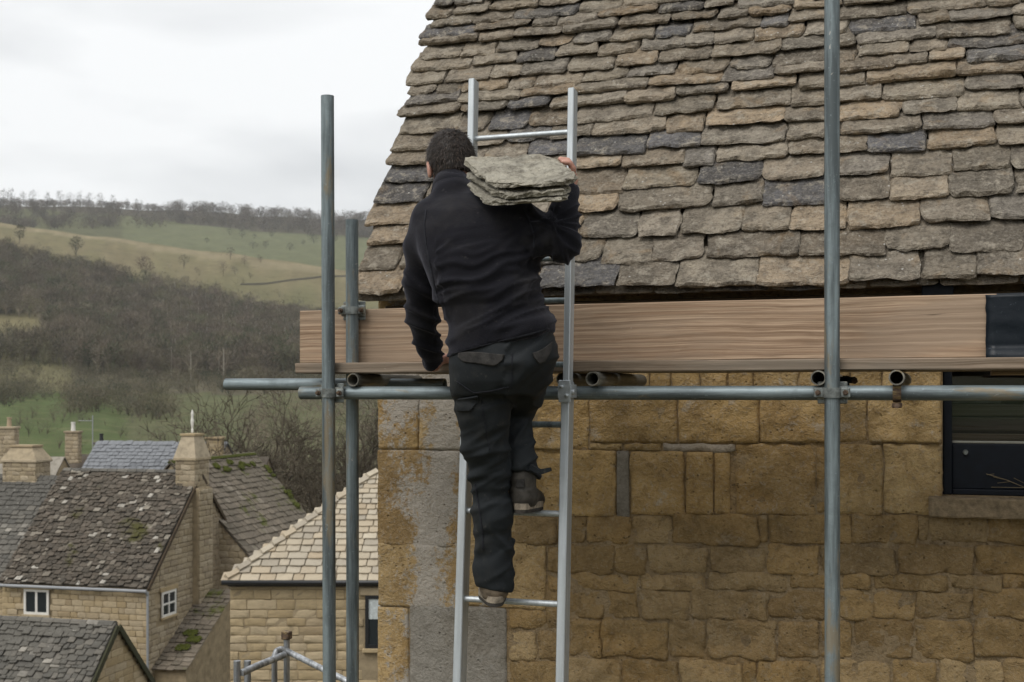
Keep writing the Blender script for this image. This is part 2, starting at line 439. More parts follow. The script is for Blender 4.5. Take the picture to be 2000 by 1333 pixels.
def wood_mat(name, a, b, grey, sc=1.0):
    t = NT(name)
    v = t.rvec(k=11)
    xyz = t.sep(v)
    warp = t.noise(t.map(v, (1.6, 5, 5)), 1.0, 3, 0.5)
    vv = t.vadd(v, t.comb(0.0, t.math('MULTIPLY', warp, 0.02), t.math('MULTIPLY', warp, 0.035)))
    gr = t.noise(t.map(vv, (1.3, 90, 150)), 1.0, 5, 0.75)
    rng_ = t.wave(t.map(vv, (0.55, 9.0, 13.0)), 1.0, 5.5, 3, 1.2, 'Z')
    big = t.noise(t.map(v, (1.4, 5, 7)), 1.0, 5, 0.65, 0.3)
    col = t.mix(t.ramp(gr, [(0.42, 0.0), (0.58, 1.0)]), a, b)
    col = t.mix(t.math('MULTIPLY', t.ramp(rng_, [(0.55, 0.0), (0.92, 1.0)]), 0.38), col, tuple(c * 0.66 for c in a))
    col = t.mix(t.math('MULTIPLY', t.ramp(big, [(0.48, 0.0), (0.62, 1.0)]), 0.65), col, grey)
    col = t.mix(t.math('MULTIPLY', t.ramp(big, [(0.32, 1.0), (0.42, 0.0)]), 0.45), col, tuple(c * 0.6 for c in a))
    kd = t.vor(t.map(v, (4.2, 0.0, 11.0)), 1.0)
    kn = t.ramp(kd, [(0.045, 1.0), (0.085, 0.0)])
    col = t.mix(t.math('MULTIPLY', t.ramp(kd, [(0.06, 1.0), (0.20, 0.0)]), 0.35), col, tuple(c * 0.55 for c in a))
    col = t.mix(t.math('MULTIPLY', kn, 0.85), col, (0.05,0.03,0.018))
    crack = t.ramp(t.noise(t.map(vv, (1.3, 42, 60), (3, 1, 5)), 1.0, 4, 0.6), [(0.31, 1.0), (0.36, 0.0)])
    col = t.mix(t.math('MULTIPLY', crack, 0.8), col, (0.05,0.033,0.022))
    spl = t.ramp(t.noise(v, 26, 5, 0.7, 0.3), [(0.69, 0.0), (0.73, 1.0)])
    col = t.mix(t.math('MULTIPLY', spl, 0.5), col, (0.50,0.46,0.39))
    band = rng_
    t.set('Base Color', col).set('Roughness', 0.82)
    t.b.inputs['Specular IOR Level'].default_value = 0.25
    h = t.math('SUBTRACT', t.math('ADD', gr, t.math('MULTIPLY', band, 0.6)), crack)
    t.set('Normal', t.bump(h, 0.5, 0.003))
    return t.m
MAT['wood'] = wood_mat('scaffold board pine', (0.285,0.19,0.122), (0.49,0.36,0.25), (0.32,0.245,0.178))
MAT['wood_grey'] = wood_mat('weathered board', (0.18,0.135,0.095), (0.30,0.235,0.175), (0.20,0.17,0.135))
MAT['wood_dark'] = wood_mat('eaves timber', (0.06,0.042,0.026), (0.11,0.08,0.05), (0.05,0.04,0.03))

def plain(name, col, rough=0.6, metallic=0.0, nscale=20, var=0.25, bump=0.1, spec=0.5):
    t = NT(name); v = t.rvec()
    n = t.noise(v, nscale, 5, 0.65)
    t.set('Base Color', t.mix(t.ramp(n, [(0.3, 0.0), (0.7, 1.0)]), tuple(c * (1 - var) for c in col), tuple(min(1, c * (1 + var)) for c in col)))
    t.set('Roughness', rough).set('Metallic', metallic)
    t.b.inputs['Specular IOR Level'].default_value = spec
    t.set('Normal', t.bump(n, bump, 0.01))
    return t.m
def glass_mat(name, tint=(0.02,0.025,0.03), rough=0.06):
    t = NT(name)
    t.set('Base Color', (*tint, 1)).set('Roughness', rough)
    t.b.inputs['Specular IOR Level'].default_value = 0.6
    n = t.noise(t.rvec(), 3, 2, 0.5); t.set('Normal', t.bump(n, 0.05, 0.02))
    return t.m
MAT['navy'] = plain('navy paint', (0.0035,0.006,0.011), 0.6, 0, 30, 0.3, 0.05, 0.25)
MAT['plastic'] = None
# ================================================================== near stone house
D = 4.07                    # plane of the outer scaffold poles
YW = 4.82                   # wall face
YE, ZE, TH = 4.70, 0.398, R(58)
XL = -2.263                 # left corner of the wall
house = empty('stone_house', (XL, YW, -5.0))
tag(house, 'near honey stone house with steep stone-tiled roof behind the scaffold', 'house')
HO = Vector(house.location)
def hl(v): return Vector(v) - HO             # world -> house-local

# wall core (mortar) with a window opening
WX0, WX1 = P(1841, 800, YW).x, P(1841, 800, YW).x + 0.62
WZ0, WZ1 = P(1900, 970, YW).z, P(1900, 640, YW).z
mb = MB(); y0, y1 = YW + 0.009, YW + 0.5
XR = 2.2
for (a, b, c, d) in ((XL + 0.012, WX0, -5.0, 0.47), (WX1, XR, -5.0, 0.47), (WX0, WX1, -5.0, WZ0), (WX0, WX1, WZ1, 0.47)):
    mb.box(hl((a, y0, c)), hl((b, y1, d)))
mb.box(hl((XL + 0.012, y1, -5.0)), hl((XL + 0.45, YW + 4.6, 0.47)))
mb.box(hl((XR - 0.45, y1, -5.0)), hl((XR, YW + 4.6, 0.47)))
mb.box(hl((XL + 0.012, YW + 4.6, -5.0)), hl((XR, YW + 5.0, 0.47)))
wall = mb.build('wall', MAT['mortar'], house)
# gable triangles
ridge_y = YW + 2.5
mb = MB()
for xg in (XL + 0.02, XR - 0.40):
    mb = MB()
    V = [hl((xg, YW + 0.05, 0.47)), hl((xg, YW + 4.95, 0.47)), hl((xg, ridge_y, 0.47 + 2.45 * math.tan(TH)))]
    V += [v + Vector((0.38, 0, 0)) for v in V]
    mb.add(V, [(0, 1, 2), (5, 4, 3), (0, 3, 4, 1), (1, 4, 5, 2), (2, 5, 3, 0)])
    mb.build('gable', MAT['mortar'], house)

stones = []
def st(x0, yy0, x1, yy1, k='a', d=0.0): stones.append((x0, yy0, x1, yy1, k, d))
def row(y0_, y1_, xs, k, g=3, jit=2.0):
    for a, b in zip(xs, xs[1:]):
        st(a + g / 2, y0_ + g / 2 + random.uniform(0, jit), b - g / 2, y1_ - g / 2 - random.uniform(0, jit), k)
random.seed(4)
row(580, 700, [737, 830, 1010, 1180, 1340, 1500, 1650, 1839], 'a')
row(700, 768, [737, 817, 1022, 1150, 1268, 1311, 1366, 1421, 1471, 1560, 1660, 1722, 1839], 'a')
row(768, 880, [737, 818, 1029, 1150], 'a', 2)
row(768, 866, [1150, 1324, 1483, 1640, 1694, 1839], 'a', 3)
row(866, 881, [1150, 1216, 1292], 'a', 3, 0.5)
st(1294, 868, 1436, 881, 's')
st(737, 881, 898, 1064, 'a'); st(900, 881, 1030, 1064, 'a'); st(1032, 881, 1202, 1004, 'a')
st(1204, 882, 1228, 1012, 'g', 0.006); st(1231, 883, 1336, 1004, 'a'); st(1341, 884, 1392, 1004, 'b', 0.012); st(1395, 884, 1425, 1004, 'b', -0.004)
st(1438, 869, 1592, 1004, 'a'); st(1594, 870, 1612, 1002, 'r', -0.006); st(1615, 869, 1724, 1004, 'a'); st(1727, 869, 1839, 1002, 'a')
row(1006, 1064, [1000, 1085, 1144, 1232, 1312, 1480, 1502, 1613, 1664, 1792, 1815, 1930, 2080], 'r', 4, 4)
row(1064, 1186, [737, 898, 1066], 'a', 3)
row(1066, 1122, [1068, 1112, 1200, 1262, 1383, 1498, 1602, 1752, 1903, 2080], 'r', 4, 4)
row(1122, 1153, [1068, 1110, 1249, 1380, 1542, 1642, 1702, 1853, 1960, 2080], 'r', 4, 3)
row(1155, 1209, [1068, 1102, 1180, 1248, 1347, 1500, 1612, 1706, 1787, 1900, 2080], 'r', 4, 4)
st(737, 1189, 797, 1348, 'a'); st(800, 1189, 988, 1348, 'g')
row(1189, 1230, [992, 1064, 1110], 'r', 4, 3)
row(1211, 1287, [1112, 1174, 1307, 1378, 1517, 1602, 1666, 1787, 1902, 2080], 'r', 4, 5)
row(1232, 1290, [992, 1050, 1110], 'r', 4, 3)
row(1290, 1350, [992, 1096, 1214, 1325, 1450, 1478, 1600, 1740, 1830, 1960, 2080], 'r', 4, 5)
row(1352, 1450, [737, 900, 1090, 1240, 1400, 1560, 1720, 1900, 2080], 'r', 4, 5)
row(1452, 1540, [737, 850, 1010, 1180, 1330, 1500, 1660, 1820, 2000, 2100], 'r', 4, 5)
row(966 + 44, 1064, [], 'r')
KM = {'a': MAT['ashlar'], 'r': MAT['rubble'], 'g': MAT['cement'], 's': MAT['scab'], 'b': MAT['ashlar']}
for i, (x0, yy0, x1, yy1, k, dd) in enumerate(stones):
    a = P(x0, yy1, YW); b = P(x1, yy0, YW)
    w, h = b.x - a.x, b.z - a.z
    corner = x0 <= 738
    rel, jag, rc, bev = {'a': (0.0035, 0.003, 0.005, 0.003), 'r': (0.010, 0.011, 0.012, 0.004), 'g': (0.002, 0.003, 0.008, 0.005), 's': (0.004, 0.007, 0.01, 0.006), 'b': (0.002, 0.002, 0.004, 0.004)}[k]
    if k == 'a' and not corner and x0 > 1000: rel, jag, bev = 0.008, 0.006, 0.003
    me = slab_mesh('stone', w, h, 0.16 if corner else 0.06, max(4, min(18, int(w / 0.016))), max(3, min(14, int(h / 0.016))), rel, jag, i * 3.3 + 1, rc, bev, 14.0, KM[k])
    me.polygons.foreach_set('use_smooth', [True] * len(me.polygons))
    off = -dd + random.uniform(-0.004, 0.004)
    o = me_obj('stone', me, wall, frame(hl((a.x, YW + off, a.z)), (1, 0, 0), (0, 0, 1), (0, -1, 0)))

# roof: core, tiles
roof = None
cT, sT = math.cos(TH), math.sin(TH)
ru, rv, rn = Vector((1, 0, 0)), Vector((0, cT, sT)), Vector((0, -sT, cT))
E0 = Vector((0, YE, ZE))
XV = -2.315                 # verge
mb = MB()
sl = (ridge_y - YE) / cT
def rp(x, s, n): return hl(E0 + ru * x + rv * s + rn * n)
V = [rp(XV + 0.03, 0.03, -0.06), rp(XR, 0.03, -0.06), rp(XR, sl, -0.06), rp(XV + 0.03, sl, -0.06)]
V2 = [rp(XV + 0.03, 0.03, -0.004), rp(XR, 0.03, -0.004), rp(XR, sl, -0.004), rp(XV + 0.03, sl, -0.004)]
mb.add(V + V2, [(3, 2, 1, 0), (4, 5, 6, 7), (0, 1, 5, 4), (1, 2, 6, 5), (2, 3, 7, 6), (3, 0, 4, 7)])
# rear slope
W = [hl((XV + 0.03, ridge_y, ZE + sl * sT - 0.07)), hl((XR, ridge_y, ZE + sl * sT - 0.07)), hl((XR, 2 * ridge_y - YE, ZE - 0.07)), hl((XV + 0.03, 2 * ridge_y - YE, ZE - 0.07))]
W2 = [w + Vector((0, 0.03, 0.05)) for w in W]
mb.add(W + W2, [(0, 1, 2, 3), (7, 6, 5, 4), (0, 4, 5, 1), (1, 5, 6, 2), (2, 6, 7, 3), (3, 7, 4, 0)])
MAT['roofbed'] = plain('roof mortar bed', (0.13,0.105,0.078), 0.95, 0, 30, 0.35, 0.4, 0.2)
roof = mb.build('roof', MAT['roofbed'], house)
ys = [560, 513, 464, 416, 369, 326, 293, 259, 227, 194, 171, 148, 122, 95, 68, 45, 27, 5, -17, -38, -58]
def s_at(px, py):
    d = ray(px, py); k = E0.dot(rn) / d.dot(rn); q = d * k
    return (q.y - YE) / cT
S = [s_at(1500, y) for y in ys] + [s_at(1500, -58) + 0.07]
S[0] = -0.005
random.seed(11)
rowx = {0: [700, 800, 905, 1060, 1213, 1327, 1482, 1662, 1802, 1912, 2060, 2190],
        1: [703, 790, 900, 1010, 1118, 1180, 1278, 1383, 1565, 1730, 1855, 2010, 2180],
        2: [713, 830, 950, 1065, 1140, 1252, 1333, 1452, 1548, 1660, 1802, 1935, 2070, 2200],
        3: [727, 835, 960, 1080, 1130, 1212, 1396, 1493, 1640, 1740, 1855, 1990, 2130]}
ntile = 0
for i in range(len(S) - 1):
    s0, e = S[i], S[i + 1] - S[i]
    L = e + 0.085
    tt = random.uniform(0.019, 0.024)
    if i in rowx:
        xs = []
        for px in rowx[i]:
            d = ray(px, ys[i] + 5); q = d * (E0.dot(rn) / d.dot(rn)); xs.append(q.x)
        xs[0] = XV + random.uniform(-0.025, 0.02)
    else:
        xs = [XV + random.uniform(-0.035, 0.025)]
        lim = 0.56 + 0.02 * i
        while xs[-1] < lim:
            xs.append(xs[-1] + random.choice([0.15, 0.2, 0.22, 0.24, 0.26, 0.30, 0.34]) * random.uniform(0.88, 1.12) * (1.0 - 0.006 * i))
    for a, b in zip(xs, xs[1:]):
        w = b - a - random.uniform(0.006, 0.017)
        t2 = tt * random.uniform(0.65, 1.35)
        me = slab_mesh('tile', w, L, t2, max(8, int(w / 0.014)), 8, 0.0058, 0.0105, ntile * 1.7 + 3, random.choice([0.006, 0.01, 0.014, 0.022, 0.034]), 0.0028, 17.0, MAT['tile'])
        n0 = tt * L / e + 0.004 + random.uniform(0, 0.006)
        tilt = math.atan2(n0, L)
        u = (ru + rv * random.uniform(-0.035, 0.04) + rn * random.uniform(-0.02, 0.02)).normalized()
        v = (rv * math.cos(tilt) - rn * math.sin(tilt)); v = (v - u * v.dot(u)).normalized()
        n = u.cross(v)
        org = E0 + ru * a + rv * (s0 + random.uniform(-0.014, 0.010)) + rn * (n0 + tt)
        me_obj('tile', me, roof, frame(hl(org), u, v, n)); ntile += 1
print('roof tiles', ntile)
# thin under-eaves course, eaves timber, gutter bracket
x = XV + 0.02; k = 0
while x < 0.75:
    w = random.uniform(0.14, 0.34)
    me = slab_mesh('under_tile', w - 0.01, 0.16, 0.012, 8, 3, 0.003, 0.006, k + 400, 0.02, 0.003, 14, MAT['tile'])
    org = E0 + ru * x + rv * random.uniform(-0.012, -0.004) + rn * 0.012 + Vector((0, 0, -0.004))
    me_obj('under_tile', me, roof, frame(hl(org), ru, rv, rn)); x += w; k += 1
mb = MB(); mb.box(hl((XL + 0.05, YW - 0.03, 0.30)), hl((XR, YW + 0.10, 0.372)), 0.004)
mb.build('eaves_timber', MAT['wood_dark'], house)
mb = MB()
for px in (1800,):
    a = P(px, 560, YW - 0.08); mb.box(hl((a.x, YW - 0.10, 0.28)), hl((a.x + 0.11, YW - 0.032, 0.40)), 0.004)
mb.build('vent_box', MAT['navy'], house)
mb = MB(); a = P(1857, 560, YW - 0.06); mb.box(hl((a.x, YW - 0.06, 0.25)), hl((a.x + 0.006, YW - 0.045, 0.40)), 0.001)
mb.build('gutter_strap', MAT['coupler'], house)

# window
win = empty('window', hl((WX0, YW + 0.08, WZ0)), house)
def wl_(v): return Vector(v) - Vector((WX0, YW + 0.08, WZ0))
yf = YW + 0.055
fw = 0.034
MAT['glass'] = glass_mat('window glass', (0.012,0.016,0.018), 0.05)
mb = MB()
mb.box(wl_((WX0 + 0.001, yf, WZ0)), wl_((WX0 + fw, yf + 0.09, WZ1)), 0.004)
mb.box(wl_((WX1 - fw, yf, WZ0)), wl_((WX1 - 0.001, yf + 0.09, WZ1)), 0.004)
mb.box(wl_((WX0 + fw, yf + 0.002, WZ0)), wl_((WX1 - fw, yf + 0.09, WZ0 + 0.022)), 0.004)
mb.box(wl_((WX0 + fw, yf + 0.002, WZ1 - 0.03)), wl_((WX1 - fw, yf + 0.09, WZ1)), 0.004)
mb.build('frame', MAT['navy'], win)
zp = P(1900, 867, YW + 0.08).z
mb = MB(); mb.box(wl_((WX0 + fw, yf + 0.018, WZ0 + 0.022)), wl_((WX1 - fw, yf + 0.06, zp)), 0.003)
pan = mb.build('lower_panel', MAT['navy'], win)
mb = MB()
c = P(1886, 884, yf + 0.018); mb.tube(wl_(c + Vector((0, 0.004, 0))), wl_(c - Vector((0, 0.012, 0))), 0.012, 12, r2=0.008)
mb.build('bolt', MAT['coupler'], win)
mb = MB()
for (x0, yy0, x1, yy1, r_) in ((1926, 926, 1966, 938, .0016), (1966, 938, 2000, 952, .0018), (2000, 952, 2040, 962, .002), (1940, 932, 1966, 938, .0012), (1936, 952, 2000, 953, .0015), (1948, 944, 1975, 941, .0011), (1980, 934, 2000, 944, .0012), (1928, 928, 1942, 926, .001)):
    a = P(x0, yy0, yf + 0.014); b = P(x1, yy1, yf + 0.012)
    mb.tube(wl_(a), wl_(b), r_, 6, r2=r_ * 0.9)
mb.build('reflected_twig', plain('twig reflection', (0.14,0.11,0.065), 0.9), win)  # thin tubes modelled in place of twig-like reflections on the panel
mb = MB(); mb.box(wl_((WX0 + fw, yf + 0.035, zp)), wl_((WX1 - fw, yf + 0.041, WZ1 - 0.03)))
MAT['clearglass'] = None
t = NT('clear pane'); t.set('Base Color', (0.9, 0.93, 0.93, 1)).set('Roughness', 0.02); t.b.inputs['Transmission Weight'].default_value = 1.0; t.b.inputs['IOR'].default_value = 1.45
MAT['clearglass'] = t.m
mb.build('pane', MAT['clearglass'], win)
mb = MB(); mb.box(wl_((WX0 + fw, yf + 0.02, zp + 0.001)), wl_((WX1 - fw, yf + 0.05, zp + 0.010)), 0.002)
mb.build('glazing_bead', plain('dusty putty', (0.20,0.20,0.17), 0.8), win)
# boards added behind the glass to stand in for its reflections
random.seed(5)
for k, (z0_, hh, x0_, x1_, yy_, mm) in enumerate(((0.0, .035, .0, .55, .10, 'wood_dark'), (0.045, .05, .0, .55, .16, 'board_grey'), (0.10, .045, .0, .55, .20, 'board_grey'), (0.15, .05, .0, .18, .22, 'board_blue'), (.16, .03, .20, .55, .24, 'wood_dark'))):
    if 'board_grey' not in MAT: MAT['board_grey'] = wood_mat('grey board reflection', (.045,.038,.030), (.075,.064,.052), (.05,.045,.04)); MAT['board_blue'] = plain('blue board reflection', (.035,.045,.046), .8)
    mb = MB(); mb.box(wl_((WX0 + fw + x0_, yf + yy_, zp + z0_)), wl_((min(WX0 + fw + x1_, WX1 - fw), yf + yy_ + .03, zp + z0_ + hh)), .003)
    mb.build('reflected_board', MAT[mm], win)
mb = MB(); mb.box(wl_((WX0, yf + 0.45, WZ0)), wl_((WX1, yf + 0.5, WZ1)))
mb.build('backing', MAT['navy'], win)
# sill
a = P(1814, 1010, YW - 0.05); b = P(1814, 971, YW - 0.05)
me = slab_mesh('window_sill', WX1 - a.x + 0.06, b.z - a.z, 0.14, 16, 4, 0.002, 0.003, 77, 0.008, 0.006, 12, plain('sill stone', (0.24,0.185,0.12), 0.9, 0, 40, 0.4, 0.5, 0.2))
me_obj('window_sill', me, house, frame(hl((a.x, YW - 0.05, a.z)), (1, 0, 0), (0, 0, 1), (0, -1, 0)))

# ================================================================== scaffold
r0 = 0.0242
def tube_thing(name, a, b, mat, label, cat='scaffold tube', group=None, r=r0, inner=True, rings=1, wob=0.0):
    a = Vector(a); b = Vector(b)
    d = (b - a); L = d.length
    q = d.to_track_quat('Z', 'Y').to_matrix().to_4x4(); q.translation = a
    mb = MB(); mb.tube((0, 0, 0), (0, 0, L), r, 28, inner=r - 0.0042 if inner else None, rings=rings, wob=wob)
    o = mb.build(name, mat, None, q)
    return tag(o, label, cat, group)
GT = 'galvanised scaffold tubes'
a = P(646, 768, D); xa = a.x
tube_thing('scaffold_pole', (xa + 0.010, D, -5.0), P(639.5, 188, D), MAT['galv'], 'tall outer scaffold pole standing against the sky, left of the man', 'scaffold pole', GT, rings=6, wob=0.0008)
Y2 = D + 0.165
b = P(690.5, 660, Y2)
tube_thing('scaffold_pole', (b.x + 0.004, Y2, -5.0), P(687.5, 430, Y2), MAT['galv'], 'shorter inner scaffold pole just right of the tall left pole', 'scaffold pole', GT, rings=6, wob=0.0008)
c = P(1625, 768, D)
tube_thing('scaffold_pole', (c.x, D, -5.0), (P(1625, 5, D).x, D, P(1625, -120, D).z), MAT['galv'], 'blue-grey scaffold pole crossing the roof on the right', 'scaffold pole', GT, rings=6, wob=0.0008)
YL = D + 0.050
tube_thing('ledger_tube', P(588, 768, YL), (1.2, YL, 0.0), MAT['galv'], 'long level scaffold tube crossing in front of the wall', 'scaffold tube', GT)
YL2 = D + 0.30
a = P(442, 751, YL2)
tube_thing('ledger_tube', a, (P(640, 748, YL2).x + 0.5, YL2, a.z - 0.004), MAT['galv'], 'level tube end jutting out to the left over the valley', 'scaffold tube', GT)
ZT = 0.0485
def transom(px, y_near, y_far, mat, label, dz=0.0):
    a = P(px, 745, y_near)
    return tube_thing('transom_tube', (a.x, y_near, ZT + dz), (a.x + 0.01, y_far, ZT + dz), mat, label, 'scaffold tube', GT)
transom(689, D + 0.02, D + 0.60, MAT['galv_brown'], 'open tube end under the boards right of the left pole')
transom(1099, D + 0.10, D + 0.68, MAT['galv_brown'], 'dark tube end under the boards half hidden by the ladder')
transom(1157, D - 0.03, D + 0.66, MAT['galv_brown'], 'open tube end under the boards just right of the ladder')
transom(1598, D - 0.01, D + 0.68, MAT['galv_brown'], 'open tube end touching the right pole on its left')
transom(1751, D - 0.02, D + 0.68, MAT['galv_brown'], 'open tube end held by a hanging clamp near the window')

def coupler(loc, label, w=0.032, tilt=0.0, group='scaffold couplers'):
    """right-angle coupler: strap round the pole, two bolts with nuts, cast body behind"""
    root = empty('scaffold_coupler', loc)
    tag(root, label, 'coupler', group)
    mb = MB()
    n = 18; r1, r2 = r0 + 0.001, r0 + 0.0065
    for i in range(n):       # strap: front half ring
        t0_, t1_ = math.pi + math.pi * i / n, math.pi + math.pi * (i + 1) / n
        q = []
        for tt_ in (t0_, t1_):
            for rr in (r1, r2):
                for z in (-w / 2, w / 2): q.append((rr * math.cos(tt_), rr * math.sin(tt_), z))
        mb.add(q, [(2,3,7,6),(0,4,5,1),(1,5,7,3),(0,2,6,4)])
    mb.build('strap', MAT['coupler'], root)
    mb = MB()
    for sx in (-1, 1):
        mb.box((sx * 0.040 - 0.017, -0.009, -w / 2), (sx * 0.040 + 0.017, 0.0, w / 2), 0.003)
    mb.build('flange', MAT['coupler'], root)
    mb = MB(); mb.box((-0.050, 0.001, -0.021), (0.050, 0.016, 0.021), 0.004)
    mb.box((-0.047, 0.016, -0.036), (0.047, 0.022, 0.036), 0.003)
    mb.build('body', MAT['coupler'], root)
    for sx in (-1, 1):
        mb = MB(); mb.tube((sx * 0.043, 0.0, 0), (sx * 0.043, -0.016, 0), 0.0095, 6); mb.tube((sx * 0.043, -0.016, 0), (sx * 0.043, -0.027, 0), 0.0055, 10)
        mb.build('bolt', MAT['bolt'], root)
    return root
coupler((P(644.5, 768, D).x + 0.001, D, 0.0), 'coupler joining the tall left pole to the level tube')
coupler((c.x, D, 0.001), 'coupler joining the right pole to the level tube')
k = coupler((P(687.5, 607, Y2).x + 0.001, Y2, P(688, 607, Y2).z), 'dark clamp round the inner left pole at the toe board top', 0.028)
# putlog clip hanging from the transom near the window
a = P(1751, 745, D - 0.02)
root = empty('tube_clamp', (a.x, D + 0.05, 0.0)); tag(root, 'rusty clamp hanging below the level tube near the window', 'clamp', 'scaffold couplers')
mb = MB()
for i in range(16):
    t0_, t1_ = math.pi * 2 * i / 16, math.pi * 2 * (i + 1) / 16
    q = []
    for tt_ in (t0_, t1_):
        for rr in (r0 + 0.001, r0 + 0.006):
            for x_ in (-0.013, 0.013): q.append((x_, rr * math.cos(tt_), rr * math.sin(tt_)))
    mb.add(q, [(2,3,7,6),(0,4,5,1),(1,5,7,3),(0,2,6,4)])
mb.build('strap', MAT['bolt'], root)
mb = MB(); mb.box((-0.016, -0.014, -0.048), (0.016, 0.010, -0.031), 0.003); mb.build('lug', MAT['bolt'], root)
mb = MB(); mb.tube((0, -0.016, -0.040), (0, -0.030, -0.040), 0.009, 6); mb.build('bolt', MAT['bolt'], root)
a = P(1652, 742, D + 0.35)
root = empty('tube_clamp', (a.x, D + 0.35, 0.03)); tag(root, 'dark coupler under the boards right of the right pole', 'clamp', 'scaffold couplers')
mb = MB(); mb.box((-0.035, -0.012, 0.004), (0.035, 0.012, 0.026), 0.004); mb.box((-0.012, -0.012, -0.03), (0.012, 0.012, 0.030), 0.004); mb.build('body', MAT['navy'], root)
mb = MB(); mb.tube((0.03, -0.02, 0.012), (0.03, -0.012, 0.012), 0.012, 6); mb.build('bolt', MAT['bolt'], root)

# boards
def board(name, lo, hi, mat, label, cat, seed, group=None, sag=0.0):
    random.seed(seed)
    L, Dp, H = hi[0] - lo[0], hi[1] - lo[1], hi[2] - lo[2]
    n = 40; V = []; F2 = []
    ch = 0.0035
    prof = [(ch, 0), (Dp - ch, 0), (Dp, ch), (Dp, H - ch), (Dp - ch, H), (ch, H), (0, H - ch), (0, ch)]
    for i in range(n + 1):
        x = L * i / n
        e = 0.004 if i in (0, n) else 0
        for j, (y, z) in enumerate(prof):
            w1 = 0.0016 * nz3((x * 3, j * 0.7, seed), seed)
            V.append((x + (0.002 * nz3((y * 40, z * 40, i), seed) if e else 0), y + w1, z + 0.0018 * nz3((x * 2.2, 0.2, j * 0.3), seed + 3)))
    m = len(prof)
    for i in range(n):
        for j in range(m):
            F2.append((i * m + j, i * m + (j + 1) % m, (i + 1) * m + (j + 1) % m, (i + 1) * m + j))
    F2.append(tuple(range(m))[::-1]); F2.append(tuple(n * m + j for j in range(m)))
    o = mesh_obj(name, V, F2, mat, None, False, Matrix.Translation(lo))
    bm = bmesh.new(); bm.from_mesh(o.data); bmesh.ops.recalc_face_normals(bm, faces=bm.faces); bm.to_mesh(o.data); bm.free()
    return tag(o, label, cat, group)
ZP = 0.0735
xl = P(577, 720, D + 0.03).x
board('scaffold_board', (xl, D + 0.029, ZP), (1.25, D + 0.029 + 0.20, ZP + 0.038), MAT['wood_grey'], 'front floor board of the scaffold, edge facing the camera', 'board', 3, 'scaffold floor boards')
board('scaffold_board', (xl + 0.36, D + 0.262, ZP + 0.001), (1.22, D + 0.485, ZP + 0.038), MAT['wood_grey'], 'floor board of the scaffold behind the front one', 'board', 5, 'scaffold floor boards')
xt = P(588, 660, Y2 + 0.04).x
YTB = Y2 + r0 + 0.006
board('toe_board', (xt, YTB, ZP + 0.041), (P(1946, 650, YTB).x, YTB + 0.038, ZP + 0.041 + 0.206), MAT['wood'], 'wide pale timber board on edge along the scaffold platform', 'board', 8)
# black plastic sheet wrapped over the board end on the right
a = P(1925, 577, YTB - 0.012); zt, zb = P(1925, 577, YTB - 0.012).z, P(1925, 708, YTB - 0.02).z
t = NT('black plastic')
v = t.co(); n_ = t.noise(v, 9, 5, 0.6, 0.5)
sc_ = t.ramp(t.noise(t.map(v, (1, 1, 1)), 75, 5, 0.75), [(0.63, 0.0), (0.72, 1.0)])
zz_ = t.sep(v)[2]
col = t.mix(t.math('MULTIPLY', sc_, 0.55), (0.005,0.009,0.014), (0.20,0.25,0.30))
t.set('Base Color', col).set('Roughness', t.ramp(n_, [(0.3, 0.28), (0.7, 0.5)])); t.set('Normal', t.bump(n_, 0.35, 0.01))
t.b.inputs['Specular IOR Level'].default_value = 0.25
MAT['plastic'] = t.m
V = []; F2 = []; nx, nzv = 18, 26
prof = []
for j in range(nzv + 1):
    q = j / nzv
    z = zt + (zb - zt) * q
    yb = YTB - 0.010
    bulge = 0.0
    if q > 0.78: bulge = 0.016 * math.sin((q - 0.78) / 0.22 * math.pi * 0.75) + 0.004
    prof.append((yb - bulge, z))
prof = [(YTB + 0.05, zt + 0.004), (YTB + 0.01, zt + 0.007)] + prof
for j, (y, z) in enumerate(prof):
    for i in range(nx + 1):
        x = a.x + 0.55 * i / nx
        w = 0.005 * nz3((x * 6, z * 9, 0), 3)
        V.append((x + (0.004 * nz3((z * 22, 0, 0), 5) if i == 0 else 0), y + w, z + (0.003 * nz3((x * 14, 0, 0), 6) if j == len(prof) - 1 else 0)))
for j in range(len(prof) - 1):
    for i in range(nx): k = j * (nx + 1) + i; F2.append((k, k + nx + 1, k + nx + 2, k + 1))
o = mesh_obj('plastic_sheet', V, F2, MAT['plastic'], None, True)
md = o.modifiers.new('thick', 'SOLIDIFY'); md.thickness = 0.003
tag(o, 'black plastic sheet wrapped over the right end of the toe board', 'plastic sheet')
# flat timber packer lying under boards by the window
a = P(1935, 733, D + 0.5)
board('timber_packer', (a.x, D + 0.43, ZP - 0.012), (a.x + 0.16, D + 0.52, ZP + 0.0), MAT['wood'], 'small pale timber offcut under the platform by the window', 'offcut', 12)

